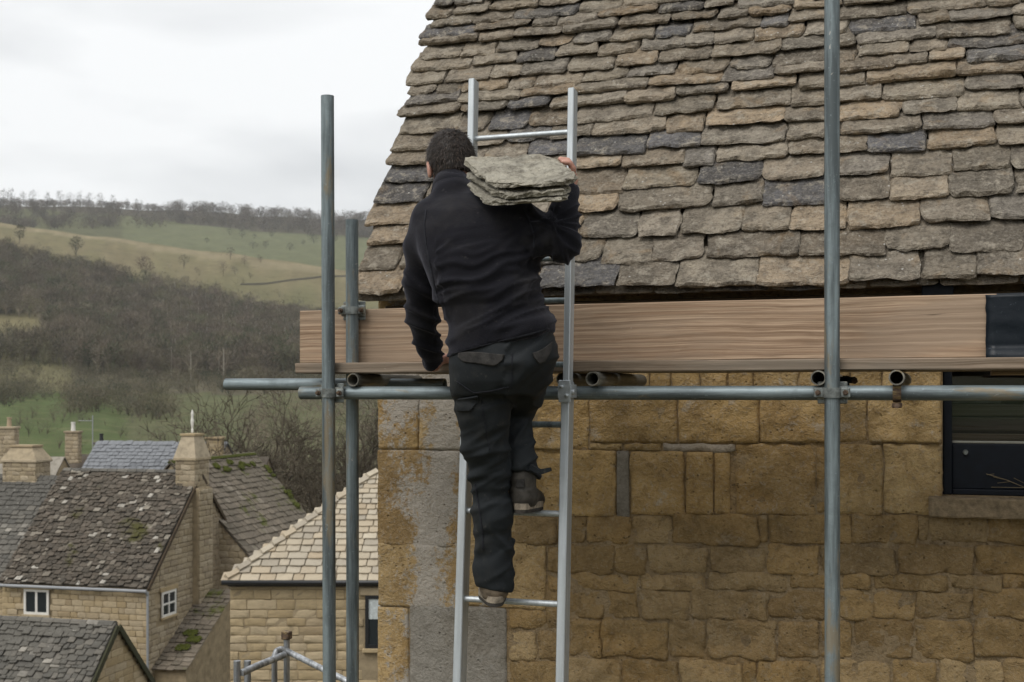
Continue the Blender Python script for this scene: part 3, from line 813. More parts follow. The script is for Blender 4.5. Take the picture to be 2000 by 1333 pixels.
# ================================================================== ladder
lad = empty('ladder', P(1000, 768, D - 0.02)); LO = Vector(lad.location)
tag(lad, 'aluminium ladder leaning upright in front of the scaffold, man climbing it', 'ladder')
def YLAD(z): return D - 0.036 + 0.075 * z
def onlad(px, py):
    Y = D - 0.03
    for _ in range(4): Y = YLAD(P(px, py, Y).z)
    return P(px, py, Y)
def stile(top, bot, w, dep, name, off=0.0):
    a, b = onlad(*bot), onlad(*top)
    d = (b - a).normalized(); u = Vector((1, 0, 0)); u = (u - d * u.dot(d)).normalized(); n = u.cross(d)   # n points to camera side or away
    if n.y > 0: n = -n
    L = (b - a).length
    mb = MB()
    M_ = frame(a - LO, u, d, u.cross(d))
    sgn = 1 if u.cross(d).y < 0 else -1
    # channel section: web and two flanges
    mb.box((-w/2, 0, -dep/2 + off), (w/2, L, dep/2 + off), 0.0028)
    o = mb.build(name, MAT['alu'], lad, M_)
    return a, b
stile((926, 158), (914, 760), 0.0225, 0.05, 'stile', 0.004)
stile((1119.5, 176), (1109.5, 770), 0.0225, 0.05, 'stile', 0.004)
stile((914.5, 745), (894, 1420), 0.029, 0.062, 'stile', -0.004)
stile((1108.5, 745), (1095.5, 1420), 0.029, 0.062, 'stile', -0.004)
def sx(y, left):
    pts = [(158, 926), (760, 914), (1420, 894)] if left else [(176, 1119.5), (770, 1109), (1420, 1095.5)]
    (y0, x0), (y1, x1) = (pts[0], pts[1]) if y < pts[1][0] else (pts[1], pts[2])
    return x0 + (x1 - x0) * (y - y0) / (y1 - y0)
for y in (265, 387, 508, 589, 713, 829, 1001, 1175, 1349):
    a = onlad(sx(y, True), y) - LO; b = onlad(sx(y, False), y) - LO
    b.z = a.z = (a.z + b.z) / 2; b.y = a.y
    mb = MB(); mb.tube(a, b, 0.0098 if y < 800 else 0.0108, 16)
    mb.build('rung', MAT['alu'] if y < 300 or y > 900 else MAT['galv'], lad)
for left in (True, False):
    a = onlad(sx(766, left), 766) - LO
    mb = MB()
    mb.box(a + Vector((-0.021, -0.043, -0.035)), a + Vector((0.021, -0.036, 0.04)), 0.002)
    mb.box(a + Vector((-0.023, -0.043, -0.020)), a + Vector((-0.0185, 0.03, 0.025)), 0.001)
    mb.box(a + Vector((0.0185, -0.043, -0.020)), a + Vector((0.023, 0.03, 0.025)), 0.001)
    mb.tube(a + Vector((-0.008, -0.043, 0.018)), a + Vector((-0.008, -0.052, 0.018)), 0.006, 8)
    mb.tube(a + Vector((0.009, -0.043, -0.012)), a + Vector((0.009, -0.053, -0.012)), 0.007, 8)
    mb.tube(a + Vector((0.021, -0.03, 0.0)), a + Vector((0.032, -0.03, 0.0)), 0.009, 8)
    mb.build('latch_bracket', MAT['alu'], lad)
# ================================================================== the man (one person, body continuous, clothes as parts)
def rcone(p, a, b, ra, rb):
    a = np.array(a); b = np.array(b); ba = b - a
    h = np.clip(((p - a) @ ba) / max(1e-9, ba @ ba), 0, 1)
    return np.linalg.norm(p - a - h[:, None] * ba, axis=1) - (ra + (rb - ra) * h)
def ellip(p, c, r, M_=None):
    q = p - np.array(c)
    if M_ is not None: q = q @ np.array(M_)          # columns are axes
    r = np.array(r)
    k0 = np.linalg.norm(q / r, axis=1); k1 = np.linalg.norm(q / r**2, axis=1)
    return k0 * (k0 - 1) / np.maximum(k1, 1e-6)
def smin(a, b, k):
    h = np.clip(0.5 + 0.5 * (b - a) / k, 0, 1)
    return b + (a - b) * h - k * h * (1 - h)
def chain(p, pts, k=0.02):
    d = None
    for (a, ra), (b, rb) in zip(pts, pts[1:]):
        q = rcone(p, a, b, ra, rb); d = q if d is None else smin(d, q, k)
    return d
def stack(p, lv):
    """lv: list of (z, cx, cy, a, b) ascending z; elliptical cross-sections"""
    lv = sorted(lv); Z = [l[0] for l in lv]
    z = p[:, 2]; f = lambda i: np.interp(z, Z, [l[i] for l in lv])
    cx, cy, a, b = f(1), f(2), f(3), f(4)
    e = 2.4
    k = (np.abs((p[:, 0] - cx) / a)**e + np.abs((p[:, 1] - cy) / b)**e)**(1 / e)
    d = (k - 1) * np.minimum(a, b) * 0.9
    dz = np.maximum(Z[0] - z, z - Z[-1])
    return np.where(dz > 0, np.hypot(np.maximum(d, 0), dz) + np.minimum(d, 0) * 0, d)
def surf(sdf, lo, hi, h):
    lo = np.array(lo, float); hi = np.array(hi, float)
    n = (np.ceil((hi - lo) / h)).astype(int) + 2
    vals = np.full(n, 1.0, np.float32)
    B = 6
    bs = [np.arange(0, n[i], B) for i in range(3)]
    bc = np.stack(np.meshgrid(*bs, indexing='ij'), -1).reshape(-1, 3)
    d = np.concatenate([sdf(lo + (q + B / 2) * h) for q in np.array_split(bc, max(1, len(bc) // 100000))])
    rad = B * h * 0.87 * 1.5
    for c0 in bc[d < -rad]:
        c1 = np.minimum(c0 + B, n); vals[c0[0]:c1[0], c0[1]:c1[1], c0[2]:c1[2]] = -1.0
    act_b = bc[np.abs(d) <= rad]
    loc = np.stack(np.meshgrid(*[np.arange(B)] * 3, indexing='ij'), -1).reshape(-1, 3)
    for q in np.array_split(act_b, max(1, len(act_b) // 500)):
        g = (q[:, None, :] + loc[None]).reshape(-1, 3); g = g[(g < n).all(1)]
        vals[tuple(g.T)] = sdf(lo + g * h)
    for ax in range(3):
        sl_ = [slice(None)] * 3
        sl_[ax] = 0; vals[tuple(sl_)] = 1; sl_[ax] = -1; vals[tuple(sl_)] = 1
    s = vals < 0
    cs = np.zeros([m - 1 for m in n], int)
    corners = [(i, j, k) for i in (0, 1) for j in (0, 1) for k in (0, 1)]
    for (i, j, k) in corners: cs += s[i:n[0]-1+i, j:n[1]-1+j, k:n[2]-1+k]
    act = (cs > 0) & (cs < 8)
    idx = np.full(act.shape, -1, int); cells = np.argwhere(act); idx[act] = np.arange(len(cells))
    pos = np.zeros((len(cells), 3)); cnt = np.zeros(len(cells))
    for a in corners:
        for ax in range(3):
            if a[ax]: continue
            b = list(a); b[ax] = 1
            va = vals[tuple((cells + np.array(a)).T)]; vb = vals[tuple((cells + np.array(b)).T)]
            m = (va < 0) != (vb < 0)
            t_ = np.where(m, va / np.where(m, va - vb, 1), 0)
            q = np.array(a, float)[None].repeat(len(cells), 0); q[:, ax] += t_
            pos += q * m[:, None]; cnt += m
    V = lo + h * (cells + pos / cnt[:, None])
    Fs = []
    for ax in range(3):
        o1, o2 = [(1, 2), (2, 0), (0, 1)][ax]
        s0 = [slice(None)] * 3; s1 = [slice(None)] * 3
        s0[ax] = slice(0, -1); s1[ax] = slice(1, None)
        ch = s[tuple(s0)] != s[tuple(s1)]
        e = np.argwhere(ch)
        e = e[(e[:, o1] > 0) & (e[:, o2] > 0) & (e[:, o1] < n[o1] - 1) & (e[:, o2] < n[o2] - 1)]
        c00 = e.copy(); c00[:, o1] -= 1; c00[:, o2] -= 1
        c10 = e.copy(); c10[:, o2] -= 1
        c01 = e.copy(); c01[:, o1] -= 1
        q = np.stack([idx[tuple(c00.T)], idx[tuple(c10.T)], idx[tuple(e.T)], idx[tuple(c01.T)]], 1)
        fl = ~s[tuple(e.T)]
        q[fl] = q[fl][:, ::-1]
        Fs.append(q)
    Fq = np.concatenate(Fs); Fq = Fq[(Fq >= 0).all(1)]
    return V, Fq
def np_mesh(name, V, Fq, mat, parent=None, disp=None, smooth_it=2):
    me = bpy.data.meshes.new(name)
    me.from_pydata(V.tolist(), [], Fq.tolist()); me.update()
    bm = bmesh.new(); bm.from_mesh(me)
    for _ in range(smooth_it): bmesh.ops.smooth_vert(bm, verts=bm.verts, factor=0.5, use_axis_x=True, use_axis_y=True, use_axis_z=True)
    bm.normal_update()
    if disp:
        mv = [(v, v.normal.copy() * disp(v.co, v.normal)) for v in bm.verts]
        for v, d in mv: v.co += d
        bmesh.ops.smooth_vert(bm, verts=bm.verts, factor=0.12, use_axis_x=True, use_axis_y=True, use_axis_z=True)
    bm.to_mesh(me); bm.free()
    me.polygons.foreach_set('use_smooth', [True] * len(me.polygons))
    setmat(me, mat)
    return me_obj(name, me, parent)
def pa(px, py, Y): return np.array(P(px, py, Y))
def wpxn(v): return wpx(Vector(v))

MAT['skin'] = None
t = NT('skin'); n_ = t.noise(t.co(), 30, 4, 0.6)
t.set('Base Color', t.mix(t.ramp(n_, [(0.35, 0.0), (0.65, 1.0)]), (0.42,0.20,0.145), (0.56,0.31,0.235))).set('Roughness', 0.5)
t.b.inputs['Subsurface Weight'].default_value = 0.15; t.b.inputs['Subsurface Radius'].default_value = (0.012, 0.005, 0.003); t.b.inputs['Subsurface Scale'].default_value = 0.5
t.set('Normal', t.bump(t.noise(t.co(), 220, 3, 0.6), 0.2, 0.001)); MAT['skin'] = t.m
t = NT('black fleece'); v = t.co()
n1 = t.noise(v, 5, 5, 0.65, 0.4); n2 = t.noise(v, 240, 3, 0.7); n3 = t.noise(v, 60, 4, 0.7)
dust = t.math('MULTIPLY', t.ramp(n1, [(0.50, 0.0), (0.70, 1.0)]), 0.6)
col = t.mix(dust, (0.0105,0.0105,0.0138), (0.034,0.032,0.031))
col = t.mix(t.math('MULTIPLY', t.ramp(n3, [(0.64, 0.0), (0.70, 1.0)]), 0.35), col, (0.08,0.074,0.07))
t.set('Base Color', col).set('Roughness', 0.95); t.b.inputs['Specular IOR Level'].default_value = 0.15
t.b.inputs['Sheen Weight'].default_value = 0.24; t.b.inputs['Sheen Roughness'].default_value = 0.4; t.b.inputs['Sheen Tint'].default_value = (0.55,0.55,0.66,1)
t.set('Normal', t.bump(t.math('ADD', n2, t.math('MULTIPLY', n3, 0.6)), 0.45, 0.003)); MAT['fleece'] = t.m
t = NT('black work trousers'); v = t.co()
n1 = t.noise(v, 7, 6, 0.7, 0.5); n2 = t.noise(v, 300, 2, 0.6); n3 = t.noise(v, 45, 5, 0.75)
dust = t.math('MULTIPLY', t.ramp(n1, [(0.52, 0.0), (0.72, 1.0)]), 0.55)
col = t.mix(dust, (0.0115,0.0145,0.017), (0.042,0.040,0.036))
col = t.mix(t.math('MULTIPLY', t.ramp(n3, [(0.61, 0.0), (0.70, 1.0)]), 0.35), col, (0.11,0.10,0.085))
t.set('Base Color', col).set('Roughness', 0.72); t.b.inputs['Specular IOR Level'].default_value = 0.3
t.set('Normal', t.bump(t.math('ADD', n2, t.math('MULTIPLY', n3, 0.5)), 0.25, 0.002)); MAT['trouser'] = t.m
MAT['flap'] = plain('worn pocket flap', (0.030,0.028,0.026), 0.75, 0, 40, 0.6, 0.3, 0.3)
MAT['boot'] = plain('scuffed boot leather', (0.050,0.045,0.038), 0.7, 0, 30, 0.5, 0.3, 0.3)
MAT['boot_tan'] = plain('dusty boot leather', (0.16,0.125,0.088), 0.85, 0, 30, 0.5, 0.3, 0.3)
MAT['sole'] = plain('pale boot midsole', (0.25,0.21,0.16), 0.8, 0, 40, 0.5, 0.3, 0.3)
MAT['tread'] = plain('dark boot tread', (0.05,0.045,0.04), 0.9, 0, 40, 0.4, 0.3, 0.2)

man = empty('person', P(965, 1190, 3.9))
tag(man, 'man in black fleece and work trousers climbing the ladder with slates on his shoulder', 'person')
MO = Vector(man.location)
def to_man(o): o.matrix_basis = Matrix.Translation(-MO) @ o.matrix_basis; return o
def lev(py, xl, xr, Yc, b):
    c0, c1 = P(xl, py, Yc), P(xr, py, Yc)
    return ((c0.z + c1.z) / 2, (c0.x + c1.x) / 2, Yc, (c1.x - c0.x) / 2, b)
YB = 3.72
torso_lv = [lev(366, 868, 912, YB+.09, .050), lev(382, 850, 946, YB+.07, .072), lev(396, 836, 1006, YB+.05, .092), lev(418, 823, 1040, YB+.03, .112), lev(450, 818, 1050, YB+.015, .128), lev(500, 826, 1050, YB, .138), lev(550, 842, 1050, YB-.005, .135),
            lev(600, 864, 1064, YB-.005, .126), lev(640, 876, 1078, YB-.003, .128), lev(680, 880, 1081, YB, .137), lev(715, 882, 1080, YB+.005, .140), lev(730, 884, 1076, YB+.01, .138)]
larm = [(pa(842, 428, YB+.03), .066), (pa(827, 485, YB+.05), .064), (pa(825, 560, YB+.10), .061), (pa(826, 620, YB+.16), .056), (pa(838, 680, YB+.26), .043), (pa(847, 712, YB+.315), .034)]
rarm = [(pa(1020, 436, YB+.00), .075), (pa(1062, 460, YB-.01), .064), (pa(1094, 481, YB-.01), .056)]
rfore = [(pa(1095, 478, YB-.01), .055), (pa(1102, 425, YB+.035), .045), (pa(1105, 372, YB+.075), .036)]
def jacket_sdf(p):
    d = stack(p, torso_lv)
    d = smin(d, chain(p, larm), 0.035)
    d = smin(d, chain(p, rarm), 0.035)
    d = smin(d, chain(p, rfore), 0.012)
    d = smin(d, rcone(p, pa(886, 388, YB+.07), pa(883, 366, YB+.11), .074, .066), 0.02)
    # hem: slanted cut from lower left to upper right
    a = pa(878, 703, YB); b = pa(1082, 648, YB); nrm = np.cross(b - a, np.array([0, 1.0, 0])); nrm /= np.linalg.norm(nrm)
    if nrm[2] > 0: nrm = -nrm
    arm = chain(p, larm)
    cut = (p - a) @ nrm
    d = np.minimum(np.maximum(d, cut), arm)
    w1 = pa(848, 718, YB+.32)
    d = np.maximum(d, (p - w1) @ np.array([0.25, 0.35, -0.9]))
    d = np.maximum(d, -rcone(p, pa(884, 352, YB+.13), pa(884, 335, YB+.15), .054, .060))
    w2 = pa(1105, 366, YB+.08)
    return np.maximum(d, np.minimum((p - w2) @ np.array([0.05, 0.3, 0.95]), -(0.16 - np.linalg.norm(p - w2, axis=1))*-1) if False else np.where(np.linalg.norm(p - w2, axis=1) < 0.10, (p - w2) @ np.array([0.05, 0.3, 0.95]), -1))
def ridge(x, y, s):
    n = mnoise.noise(Vector((x, y, s)))
    return max(0.0, 1 - 3.2 * abs(n))
def sstep(a, b, x):
    t_ = min(1, max(0, (x - a) / (b - a))); return t_ * t_ * (3 - 2 * t_)
def jfold(co, no):
    u, v = wpx(co)
    d = 0.0
    if 870 < u < 1085 and v > 430 or (u > 850 and 430 < v < 690 and u < 1050):
        t_ = v + 0.30 * (u - 960) + 26 * mnoise.noise(Vector((u * 0.012, v * 0.012, 3)))
        m = sstep(470, 580, v) * (1 - 0.65 * sstep(640, 690, v))
        d += 0.015 * m * (ridge(u * 0.0042, t_ * 0.026, 1.3) - 0.35)
        d += 0.009 * sstep(420, 520, v) * (ridge(u * 0.010, t_ * 0.05, 7.7) - 0.3)
        t2 = u * 0.7 + v * 0.5
        d += 0.011 * sstep(960, 1040, u) * (1 - sstep(560, 640, v)) * (ridge(t2 * 0.03, (v - u) * 0.006, 5) - 0.3)
    if u < 865:
        t_ = v - 0.55 * (u - 820)
        d += 0.013 * sstep(470, 560, v) * (ridge(u * 0.008, t_ * 0.030, 11) - 0.35)
    if u > 1035 and v < 530:
        a = math.atan2(v - 440, u - 1075)
        d += 0.012 * (ridge(a * 2.6, math.hypot(v - 440, u - 1075) * 0.012, 21) - 0.35)
    d += 0.006 * mnoise.noise(co * 7) + 0.003 * mnoise.noise(co * 17)
    return d
lo = P(765, 730, 4.12); hi = P(1140, 330, 3.9)
V, Fq = surf(jacket_sdf, (lo.x - 0.03, 3.50, lo.z - 0.08), (hi.x + 0.12, 4.12, hi.z + 0.06), 0.0062)
jacket = to_man(np_mesh('jacket', V, Fq, MAT['fleece'], man, jfold, 2))
# collar: upright band
def ring_band(name, c, ax_u, ax_v, up, ra, rb, h, thick, mat, parent, a0=0, a1=2*math.pi, flare=0.0, seg=40, wav=0.0):
    V = []; F2 = []
    for i in range(seg + 1):
        a = a0 + (a1 - a0) * i / seg
        for (rr, z) in ((0, 0), (thick, 0), (thick * 1.3 + flare*0.5, h * 0.5), (thick + flare, h), (flare, h), (flare*0.5, h*0.5)):
            q = c + ax_u * ((ra + rr) * math.cos(a)) + ax_v * ((rb + rr) * math.sin(a)) + up * (z + wav * math.sin(a * 3 + z * 40))
            V.append(q)
    for i in range(seg):
        for j in range(6): F2.append((i*6+j, i*6+(j+1)%6, (i+1)*6+(j+1)%6, (i+1)*6+j))
    o = mesh_obj(name, V, F2, mat, parent, True)
    bm = bmesh.new(); bm.from_mesh(o.data); bmesh.ops.recalc_face_normals(bm, faces=bm.faces); bm.to_mesh(o.data); bm.free()
    return o
cu = Vector((1, 0, -0.12)).normalized(); cup = Vector((0.10, 0.35, 0.93)).normalized(); cv = cup.cross(cu).normalized(); cu = cv.cross(cup)
to_man(ring_band('collar', P(881, 385, YB+.085), cu, cv, cup, .061, .062, .058, .008, MAT['fleece'], man, flare=-0.003, wav=0.0015))
o = ring_band('cuff', Vector(larm[-1][0]) , Vector((0.97, -0.1, 0.2)).normalized(), Vector((0.1, 0.93, 0.35)).normalized(), Vector((-0.15, -0.33, 0.93)).normalized(), .029, .029, .03, .006, MAT['fleece'], man); to_man(o)

# ---- trousers
pel = [lev(640, 890, 1072, YB-.003, .112), lev(680, 884, 1079, YB, .128), lev(715, 885, 1078, YB+.005, .135), lev(745, 888, 1062, YB+.012, .128), lev(772, 893, 1046, YB+.02, .112)]
lleg = [(pa(941, 735, YB+.012), .092), (pa(944, 800, YB+.03), .087), (pa(947, 865, YB+.06), .074), (pa(956, 930, YB+.10), .0635), (pa(961, 1000, YB+.12), .065), (pa(964, 1060, YB+.14), .061), (pa(965, 1105, YB+.15), .063), (pa(967, 1160, YB+.155), .058)]
rleg = [(pa(1030, 705, YB+.00), .088), (pa(1020, 755, YB+.14), .080), (pa(1008, 795, YB+.235), .066)]
rcalf = [(pa(1007, 795, YB+.235), .062), (pa(1010, 850, YB+.20), .052), (pa(1014, 900, YB+.17), .054), (pa(1021, 926, YB+.165), .060)]
def trouser_sdf(p):
    d = stack(p, pel)
    d = smin(d, chain(p, lleg), 0.03)
    d = smin(d, chain(p, rleg), 0.025)
    c2 = pa(1020, 926, YB+.165)
    cal = np.maximum(chain(p, rcalf), -(p[:, 2] - c2[2]) - 0.18 * (p[:, 0] - c2[0]) - 0.3 * (p[:, 1] - c2[1]))
    c1 = pa(966, 1152, YB+.15)
    d = np.maximum(d, -(p[:, 2] - c1[2]) - 0.10 * (p[:, 1] - c1[1]) - 0.16 * (p[:, 0] - c1[0]))
    d = smin(d, cal, 0.015)
    return np.maximum(d, p[:, 2] - P(980, 642, YB).z)
def tfold(co, no):
    u, v = wpx(co); d = 0.0
    if v < 790 and u > 985 or (u > 1002):
        t_ = v * 0.8 + 0.5 * u
        d += 0.011 * (ridge(u * 0.012, t_ * 0.03, 2) - 0.3)
    else:
        t_ = v + 0.45 * (u - 940) + 20 * mnoise.noise(Vector((u * 0.02, v * 0.013, 9)))
        d += 0.0065 * sstep(700, 760, v) * (ridge(u * 0.006, t_ * 0.022, 4) - 0.35)
        m = math.exp(-((v - 895) / 45)**2) + 0.7 * math.exp(-((v - 960) / 40)**2)
        d += 0.009 * m * (ridge(u * 0.009, (v + 0.5 * (u - 950)) * 0.040, 6) - 0.35)
        m = sstep(1010, 1070, v)
        d += 0.010 * m * (ridge(u * 0.013, (v - 0.6 * (u - 960)) * 0.019, 8) - 0.35)
    d += 0.0025 * mnoise.noise(co * 14)
    return d
lo = P(870, 1180, 4.0); hi = P(1100, 640, 3.7)
V, Fq = surf(trouser_sdf, (lo.x - 0.06, 3.52, lo.z - 0.03), (hi.x + 0.2, 4.08, hi.z + 0.03), 0.0062)
tro = to_man(np_mesh('trousers', V, Fq, MAT['trouser'], man, tfold, 2))
bpy.context.view_layer.update()
def ray_patch(target, name, poly, mat, parent, off=0.004, n=9, thick=0.005, bulge=0.0):
    """a cloth patch lying on a garment: outline given along sight lines, fitted to the garment surface"""
    bvh = BVHTree.FromObject(target, bpy.context.evaluated_depsgraph_get())
    inv = target.matrix_world.inverted()
    o_ = inv @ Vector((0, 0, 0))
    # bilinear-like grid from polygon split into top and bottom chains
    top, bot = poly
    def along(ch, t_):
        s_ = t_ * (len(ch) - 1); i = min(int(s_), len(ch) - 2); f = s_ - i
        return (ch[i][0] + (ch[i+1][0] - ch[i][0]) * f, ch[i][1] + (ch[i+1][1] - ch[i][1]) * f)
    V = []; F2 = []; m = 2 * n
    last = None
    for j in range(n + 1):
        for i in range(m + 1):
            a = along(top, i / m); b = along(bot, i / m); q = j / n
            px, py = a[0] + (b[0] - a[0]) * q, a[1] + (b[1] - a[1]) * q
            d = (inv.to_3x3() @ ray(px, py)).normalized()
            hit = bvh.ray_cast(o_, d)
            if hit[0] is not None: h_ = hit[0] + hit[1] * (off + bulge * math.sin(q * math.pi) ); last = h_
            else: h_ = last if last is not None else Vector((0, 0, 0))
            V.append(target.matrix_world @ h_)
    for j in range(n):
        for i in range(m): k = j * (m + 1) + i; F2.append((k, k + 1, k + m + 2, k + m + 1))
    o = mesh_obj(name, V, F2, mat, parent, True)
    bm = bmesh.new(); bm.from_mesh(o.data)
    bmesh.ops.smooth_vert(bm, verts=bm.verts, factor=0.5, use_axis_x=True, use_axis_y=True, use_axis_z=True)
    bm.to_mesh(o.data); bm.free()
    md = o.modifiers.new('thick', 'SOLIDIFY'); md.thickness = thick; md.offset = 0
    o.matrix_basis = parent.matrix_world.inverted()
    return o
ray_patch(tro, 'pocket_flap', ([(897, 690), (915, 687), (940, 688), (965, 691), (986, 693)], [(896, 697), (906, 708), (935, 711), (968, 716), (984, 702)]), MAT['flap'], tro)
ray_patch(tro, 'pocket_flap', ([(1039, 690), (1050, 686), (1062, 679), (1076, 668)], [(1043, 700), (1052, 711), (1062, 708), (1075, 686)]), MAT['flap'], tro)
ray_patch(tro, 'pocket_flap', ([(895, 777), (908, 775), (920, 773), (934, 771)], [(895, 803), (908, 804), (920, 803), (933, 786)]), MAT['trouser'], tro, 0.006)
0 and ray_patch(tro, 'knee_patch', ([(926, 958), (945, 962), (960, 964), (975, 962)], [(930, 1022), (945, 1026), (960, 1027), (976, 1024)]), MAT['trouser'], tro, 0.002, thick=0.003)
def seam(target, pts, w=2.0, name='seam', mat=None, parent=None, thick=.003):
    top = []; bot = []
    for k, (x, y) in enumerate(pts):
        q0 = pts[max(0, k - 1)]; q1 = pts[min(len(pts) - 1, k + 1)]
        tx, ty = q1[0] - q0[0], q1[1] - q0[1]; L = math.hypot(tx, ty) or 1
        nx_, ny_ = -ty / L * w / 2, tx / L * w / 2
        top.append((x + nx_, y + ny_)); bot.append((x - nx_, y - ny_))
    return ray_patch(target, name, (top, bot), mat or MAT['flap'], target, 0.0015, 1 if len(pts) < 3 else max(6, 3 * len(pts)), thick)
MAT['stitch'] = plain('seam stitching', (.020,.021,.026), .9, 0, 60, .4, .3, .2)
seam(jacket, [(833, 410), (829, 440), (833, 480), (843, 530), (852, 575), (858, 596)], 2.2, 'seam', MAT['stitch'])
seam(jacket, [(1022, 408), (1034, 430), (1042, 455), (1044, 485)], 2.2, 'seam', MAT['stitch'])
seam(jacket, [(882, 692), (930, 679), (980, 666), (1030, 654), (1074, 642)], 2.6, 'hem', MAT['stitch'])
seam(tro, [(1000, 690), (1000, 715), (999, 740), (998, 760)], 2.0, 'seam', MAT['stitch'])
seam(tro, [(940, 776), (944, 810), (950, 845), (956, 880)], 1.8, 'seam', MAT['stitch'])
seam(tro, [(892, 745), (925, 768), (960, 764), (994, 756)], 1.8, 'seam', MAT['stitch'])
seam(tro, [(928, 945), (933, 975), (938, 1005), (943, 1040), (944, 1075)], 1.8, 'seam', MAT['stitch'])
# cuff tab flying out at the right ankle
mb = MB()
a, b, c_ = P(1036, 912, YB+.13), P(1056, 922, YB+.11), P(1075, 917, YB+.10)
for q0, q1 in ((a, b), (b, c_)):
    d = (q1 - q0).normalized(); n = d.cross(Vector((0, 1, 0))).normalized()
    mb.add([q0 - n*.009 - Vector((0,.012,0)), q0 + n*.009 - Vector((0,.012,0)), q0 + n*.009 + Vector((0,.012,0)), q0 - n*.009 + Vector((0,.012,0)), q1 - n*.006 - Vector((0,.012,0)), q1 + n*.006 - Vector((0,.012,0)), q1 + n*.006 + Vector((0,.012,0)), q1 - n*.006 + Vector((0,.012,0))],
           [(0,1,2,3),(7,6,5,4),(0,4,5,1),(1,5,6,2),(2,6,7,3),(3,7,4,0)])
o = mb.build('cuff_tab', MAT['trouser'], man); to_man(o)

# ---- boots
def boot(heel, fwd, upv, up_mat, label, shaft=0.11):
    """heel: back of the sole on the ground plane"""
    fwd = Vector(fwd).normalized(); upv = Vector(upv).normalized(); right = fwd.cross(upv).normalized(); upv = right.cross(fwd)
    heel = Vector(heel)
    L_ = lambda x, y, z: np.array(heel + right * x + fwd * y + upv * z)
    Rm = np.array([[right[i], fwd[i], upv[i]] for i in range(3)])
    def sd(p):
        d = ellip(p, L_(0, .055, .055), (.040, .055, .05), Rm)
        d = smin(d, rcone(p, L_(0, .06, .06), L_(0, .045, shaft), .040, .047), .02)
        d = smin(d, rcone(p, L_(0, .07, .05), L_(.004, .20, .035), .040, .040), .03)
        d = smin(d, ellip(p, L_(.004, .215, .035), (.046, .062, .033), Rm), .02)
        d = smin(d, np.abs(rcone(p, L_(0, .046, shaft - .006), L_(0, .044, shaft + .004), .046, .046)), 0.004) if False else d
        return np.maximum(d, -((p - np.array(heel)) @ np.array(upv)) + 0.018)
    c = np.array(heel + fwd * .13 + upv * .06)
    V, Fq = surf(sd, c - .2, c + .2, 0.006)
    def bd(co, no): return 0.002 * mnoise.noise(co * 40) + (0.0025 if abs((co - heel).dot(upv) - .075) < .004 else 0)
    root = empty('boot', (0, 0, 0), man); to_man(root)
    bo = np_mesh('upper', V, Fq, up_mat, root, bd, 1)
    def sole(z0, z1, grow, mat, name):
        pts = []
        for i in range(36):
            a = 2 * math.pi * i / 36
            x = math.cos(a); y = math.sin(a)
            # foot outline
            yy = .14 + y * .142
            wdt = .034 + .014 * sstep(.08, .2, yy)
            pts.append((x * (wdt + grow) * (abs(math.cos(a))**-0.25 if abs(x) > .2 else 1), yy + grow * y))
        V = []; F2 = []
        for z in (z0, z1):
            for (x, y) in pts: V.append(heel + right * x + fwd * y + upv * (z + 0.012 * sstep(.2, .3, y)))
        n = len(pts)
        for i in range(n): j = (i + 1) % n; F2.append((i, j, n + j, n + i))
        F2.append(tuple(range(n))[::-1]); F2.append(tuple(range(n, 2 * n)))
        return mesh_obj(name, V, F2, mat, root)
    sole(.012, .032, .004, MAT['sole'], 'midsole'); sole(0, .0119, .003, MAT['tread'], 'tread')
    mb = MB(); mb.box((-.014, 0, 0), (.014, .004, .028), .001)
    o = mb.build('heel_tab', MAT['flap'], root, frame(heel + upv * .085 + fwd * (-.002) - right * 0, right, fwd, upv))
    return root
hr = onlad(1022, 1001); hlft = onlad(965, 1175)
def boot_at(px, py, Y, fwd, zr, mat, lab, sh):
    f = Vector(fwd).normalized(); a = P(px, py, Y); h_ = a - f * 0.052; h_.z = zr
    return boot(h_, fwd, (0, 0.0, 1), mat, lab, sh)
boot_at(1021, 930, YB+.165, (-.16, 1, -0.03), hr.z + 0.013, MAT['boot'], 'r', 0.115)
boot_at(966, 1150, YB+.150, (-.42, 1, 0.0), hlft.z + 0.0105, MAT['boot_tan'], 'l', 0.10)

# ---- body (skin): head, neck, arms, hands, torso, legs as one surface
HC = P(881, 318, YB + .165)
hyaw, hpit = R(30), R(-14)
hf = Vector((-math.sin(hyaw) * math.cos(hpit), math.cos(hyaw) * math.cos(hpit), math.sin(hpit)))
hr_ = Vector((math.cos(hyaw), math.sin(hyaw), 0.10)); hu = hr_.cross(hf).normalized(); hr_ = hf.cross(hu).normalized()
HM = np.array([[hr_[i], hf[i], hu[i]] for i in range(3)])
H = lambda x, y, z: np.array(HC + hr_ * x + hf * y + hu * z)
FING_R = []
for k, (dy, ln) in enumerate(((-.020, .92), (.000, 1.0), (.020, .97), (.038, .82))):
    FING_R.append([(pa(1117, 346, YB+.085 + dy), .0100), (pa(1120 - 1.0*k, 330 - 1.2*k, YB+.075 + dy), .0098), (pa(1113 - 1.5*k, 318 - 1.6*k, YB+.065 + dy), .0094), (pa(1100 - 2*k, 317 - 2.0*k, YB+.055 + dy), .0086)])
FING_L = []
for k, dx in enumerate((-.024, -.006, .012, .029)):
    b0 = P(858, 700, YB+.345) + Vector((dx * 0.9, 0, .004)); 
    FING_L.append([(np.array(b0), .0100), (np.array(b0 + Vector((.010, .028, .004))), .0096), (np.array(b0 + Vector((.017, .055, -.006))), .0090), (np.array(b0 + Vector((.021, .074 - abs(k-1)*.004, -.014))), .0082)])
